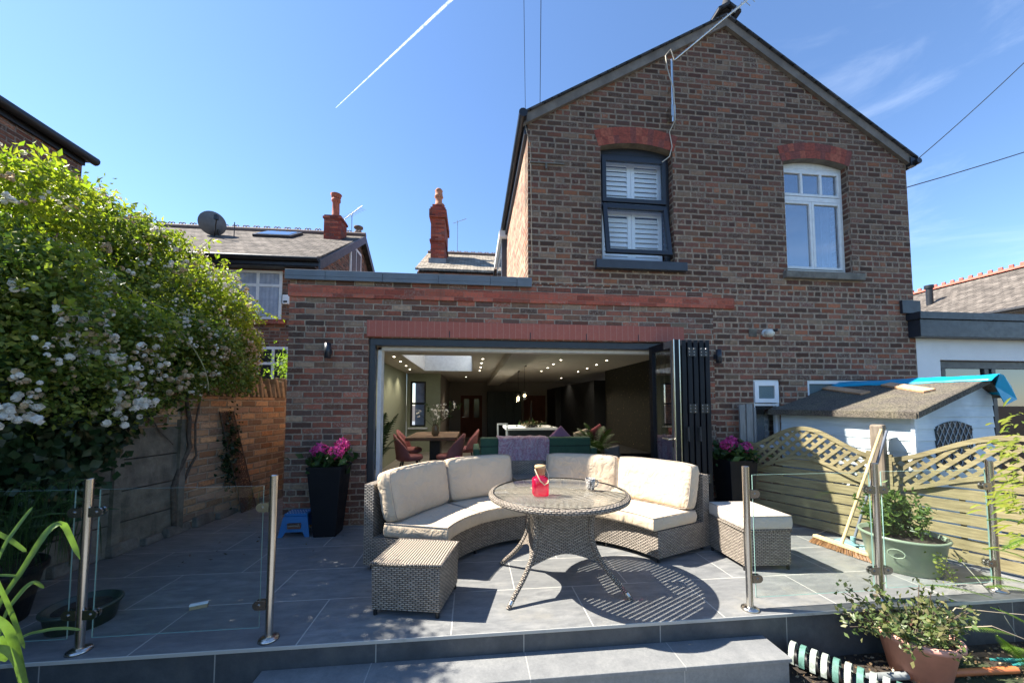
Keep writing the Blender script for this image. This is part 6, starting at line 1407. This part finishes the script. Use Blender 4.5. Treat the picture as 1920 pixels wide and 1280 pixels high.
cush(2.60, 7.6, .45, R_(35), .36, fabric('red_cushion', (.22,.06,.07)), 'dull red cushion on the dark window seat, behind the cream one')
cush(2.55, 6.6, .28, R_(15), .26, fabric('grey_cushion', (.34,.32,.29)), 'small pale grey cushion lowest at the right of the green sofa')
mb = MB(); mb.box(2.1,3.45,6.9,8.6,.006,.42); tag(mb.build('window_seat', M['cab2'], None, bevel=.02), 'low dark upholstered seat against the papered wall inside', 'bench')
HY = thing('potted_hydrangea', 'pink hydrangea in a low pot inside behind the left sofa', 'potted plant', (-.25,5.6,0)); mb = MB(); mb.lathe([(0,0),(.1,0),(.13,.3),(.11,.3),(0,.26)], (-.25,5.5,.006), 18); mb.build('pot', M['white_ptd'], HY); hydrangea(HY, (-.25,5.5,.34), .22, [(.03,-.03,.20,.09),(.05,.02,.12,.08)])
for k, (x, y, z) in enumerate(((1.10,9.0,1.52),(1.16,8.3,1.56),(1.18,9.7,1.48))):
    PL = thing('pendant_lamp', ('middle','nearest','farthest')[k]+' of the three small glass pendant lamps over the island', 'pendant lamp', (x,y,z), 'pendant lamps over the kitchen island')
    mb = MB(); mb.tube([(x,y,z+.09),(x,y,2.22)], .004, 5); mb.tube([(x,y,2.22),(x,y,2.248)], .05, 12); mb.build('cord', M['black'], PL)
    n = N('warm_bulb'); n.base((0,0,0)); n.b.inputs['Emission Color'].default_value = (1,.72,.36,1); n.b.inputs['Emission Strength'].default_value = 5
    mb = MB(); mb.lathe([(0,-.035),(.03,-.015),(.03,.015),(0,.035)], (x,y,z), 12); mb.build('bulb', n.m, PL); mb = MB(); mb.lathe([(.0,-.09),(.06,-.07),(.085,0),(.06,.07),(.02,.09)], (x,y,z), 18); mb.build('globe', M['glass'], PL)
n = N('led_spot'); n.base((0,0,0)); n.b.inputs['Emission Color'].default_value = (1,.86,.66,1); n.b.inputs['Emission Strength'].default_value = 7; led = n.m
DL = [(-1.47,6.99),(-1.5,7.76),(-1.54,8.62),(-1.61,9.54),(.18,7.14),(.17,7.89),(.17,8.81),(.16,9.66),(-.24,11.98),(1.73,7.15),(1.75,7.93),(1.79,8.77),(1.8,9.64),(2.67,7.14),(2.73,7.94),(2.79,8.8),(2.82,9.69),(2.94,12.14)]
for k, (x, y) in enumerate(DL):
    row = ('left of the rooflight' if k < 4 else 'between rooflight and beam' if k < 8 else 'at the far end, left of the beam' if k == 8 else 'just right of the beam' if k < 13 else 'farthest right' if k < 17 else 'at the far end, right of the beam')
    od = ('nearest','second','third','farthest')[(k if k < 8 else k-1 if k < 13 else k-13) % 4] if k not in (8, 17) else 'single'
    if 8 < k < 13: od = ('nearest','second','third','farthest')[k-9]
    s_ = thing('downlight', od+' small lit ceiling spotlight '+row, 'downlight', (x,y,2.25), 'lit spotlights in the extension ceiling')
    mb = MB(); mb.tube([(x,y,2.243),(x,y,2.2495)], .045, 16); mb.build('trim', M['white'], s_); mb = MB(); mb.tube([(x,y,2.240),(x,y,2.2425)], .018, 14); mb.build('lens', led, s_)
    ll = bpy.data.lights.new('spot_lamp', 'SPOT'); ll.energy = 9; ll.spot_size = R_(120); ll.spot_blend = .8; ll.color = (1,.86,.68); ll.shadow_soft_size = .03; lo = bpy.data.objects.new('spot_lamp', ll); C.objects.link(lo); lo.location = (0,0,-.03); lo.parent = s_
# ================================================================== CONTRAIL
def far(px, py, dist):
    p = at(px, py, 1)-Vector((0,0,HC)); return Vector((0,0,HC))+p.normalized()*dist
n = N('ice_cloud'); n.n.remove(n.b); lw = n.new('ShaderNodeLayerWeight'); lw.inputs[0].default_value = .35
tr = n.new('ShaderNodeBsdfTransparent'); df = n.new('ShaderNodeBsdfTranslucent'); df.inputs[0].default_value = (.95,.95,.95,1); d2 = n.new('ShaderNodeBsdfDiffuse'); d2.inputs[0].default_value = (.95,.95,.95,1); a_ = n.new('ShaderNodeAddShader'); n.l.new(df.outputs[0], a_.inputs[0]); n.l.new(d2.outputs[0], a_.inputs[1])
nz = n.noise(n.obj(), .05, 6, .7); fc = n.math('MULTIPLY', n.math('POWER', n.math('SUBTRACT', 1, lw.outputs['Facing']), 1.6), n.smooth(nz, .3, .7, .06, .34)); mx = n.new('ShaderNodeMixShader'); n.l.new(fc, mx.inputs[0]); n.l.new(tr.outputs[0], mx.inputs[1]); n.l.new(a_.outputs[0], mx.inputs[2]); n.l.new(mx.outputs[0], n.out.inputs[0])
a, b = far(630,202,2600), far(905,-55,2200); mb = MB(); mb.tube([a.lerp(b, i/24) for i in range(25)], [1.5+i*.22 for i in range(25)], 12, caps=False)
CT = mb.build('contrail', n.m); tag(CT, 'long thin white aircraft vapour trail crossing the blue sky', 'contrail')

# hedge at the bottom of the garden, behind the photographer: it is what the glass and steel reflect
n_ = 9000; P = np.stack([np.random.uniform(-8,20,n_), np.random.uniform(-9.5,-8.3,n_), np.random.uniform(-.3,2.6,n_)+.35*np.sin(np.random.uniform(0,30,n_))],1)
o = leaves('hedge', P, .22, M['leaf_lime'], None, .2, .7); tag(o, 'leafy green garden hedge behind the camera, reflected in the glass doors', 'hedge')
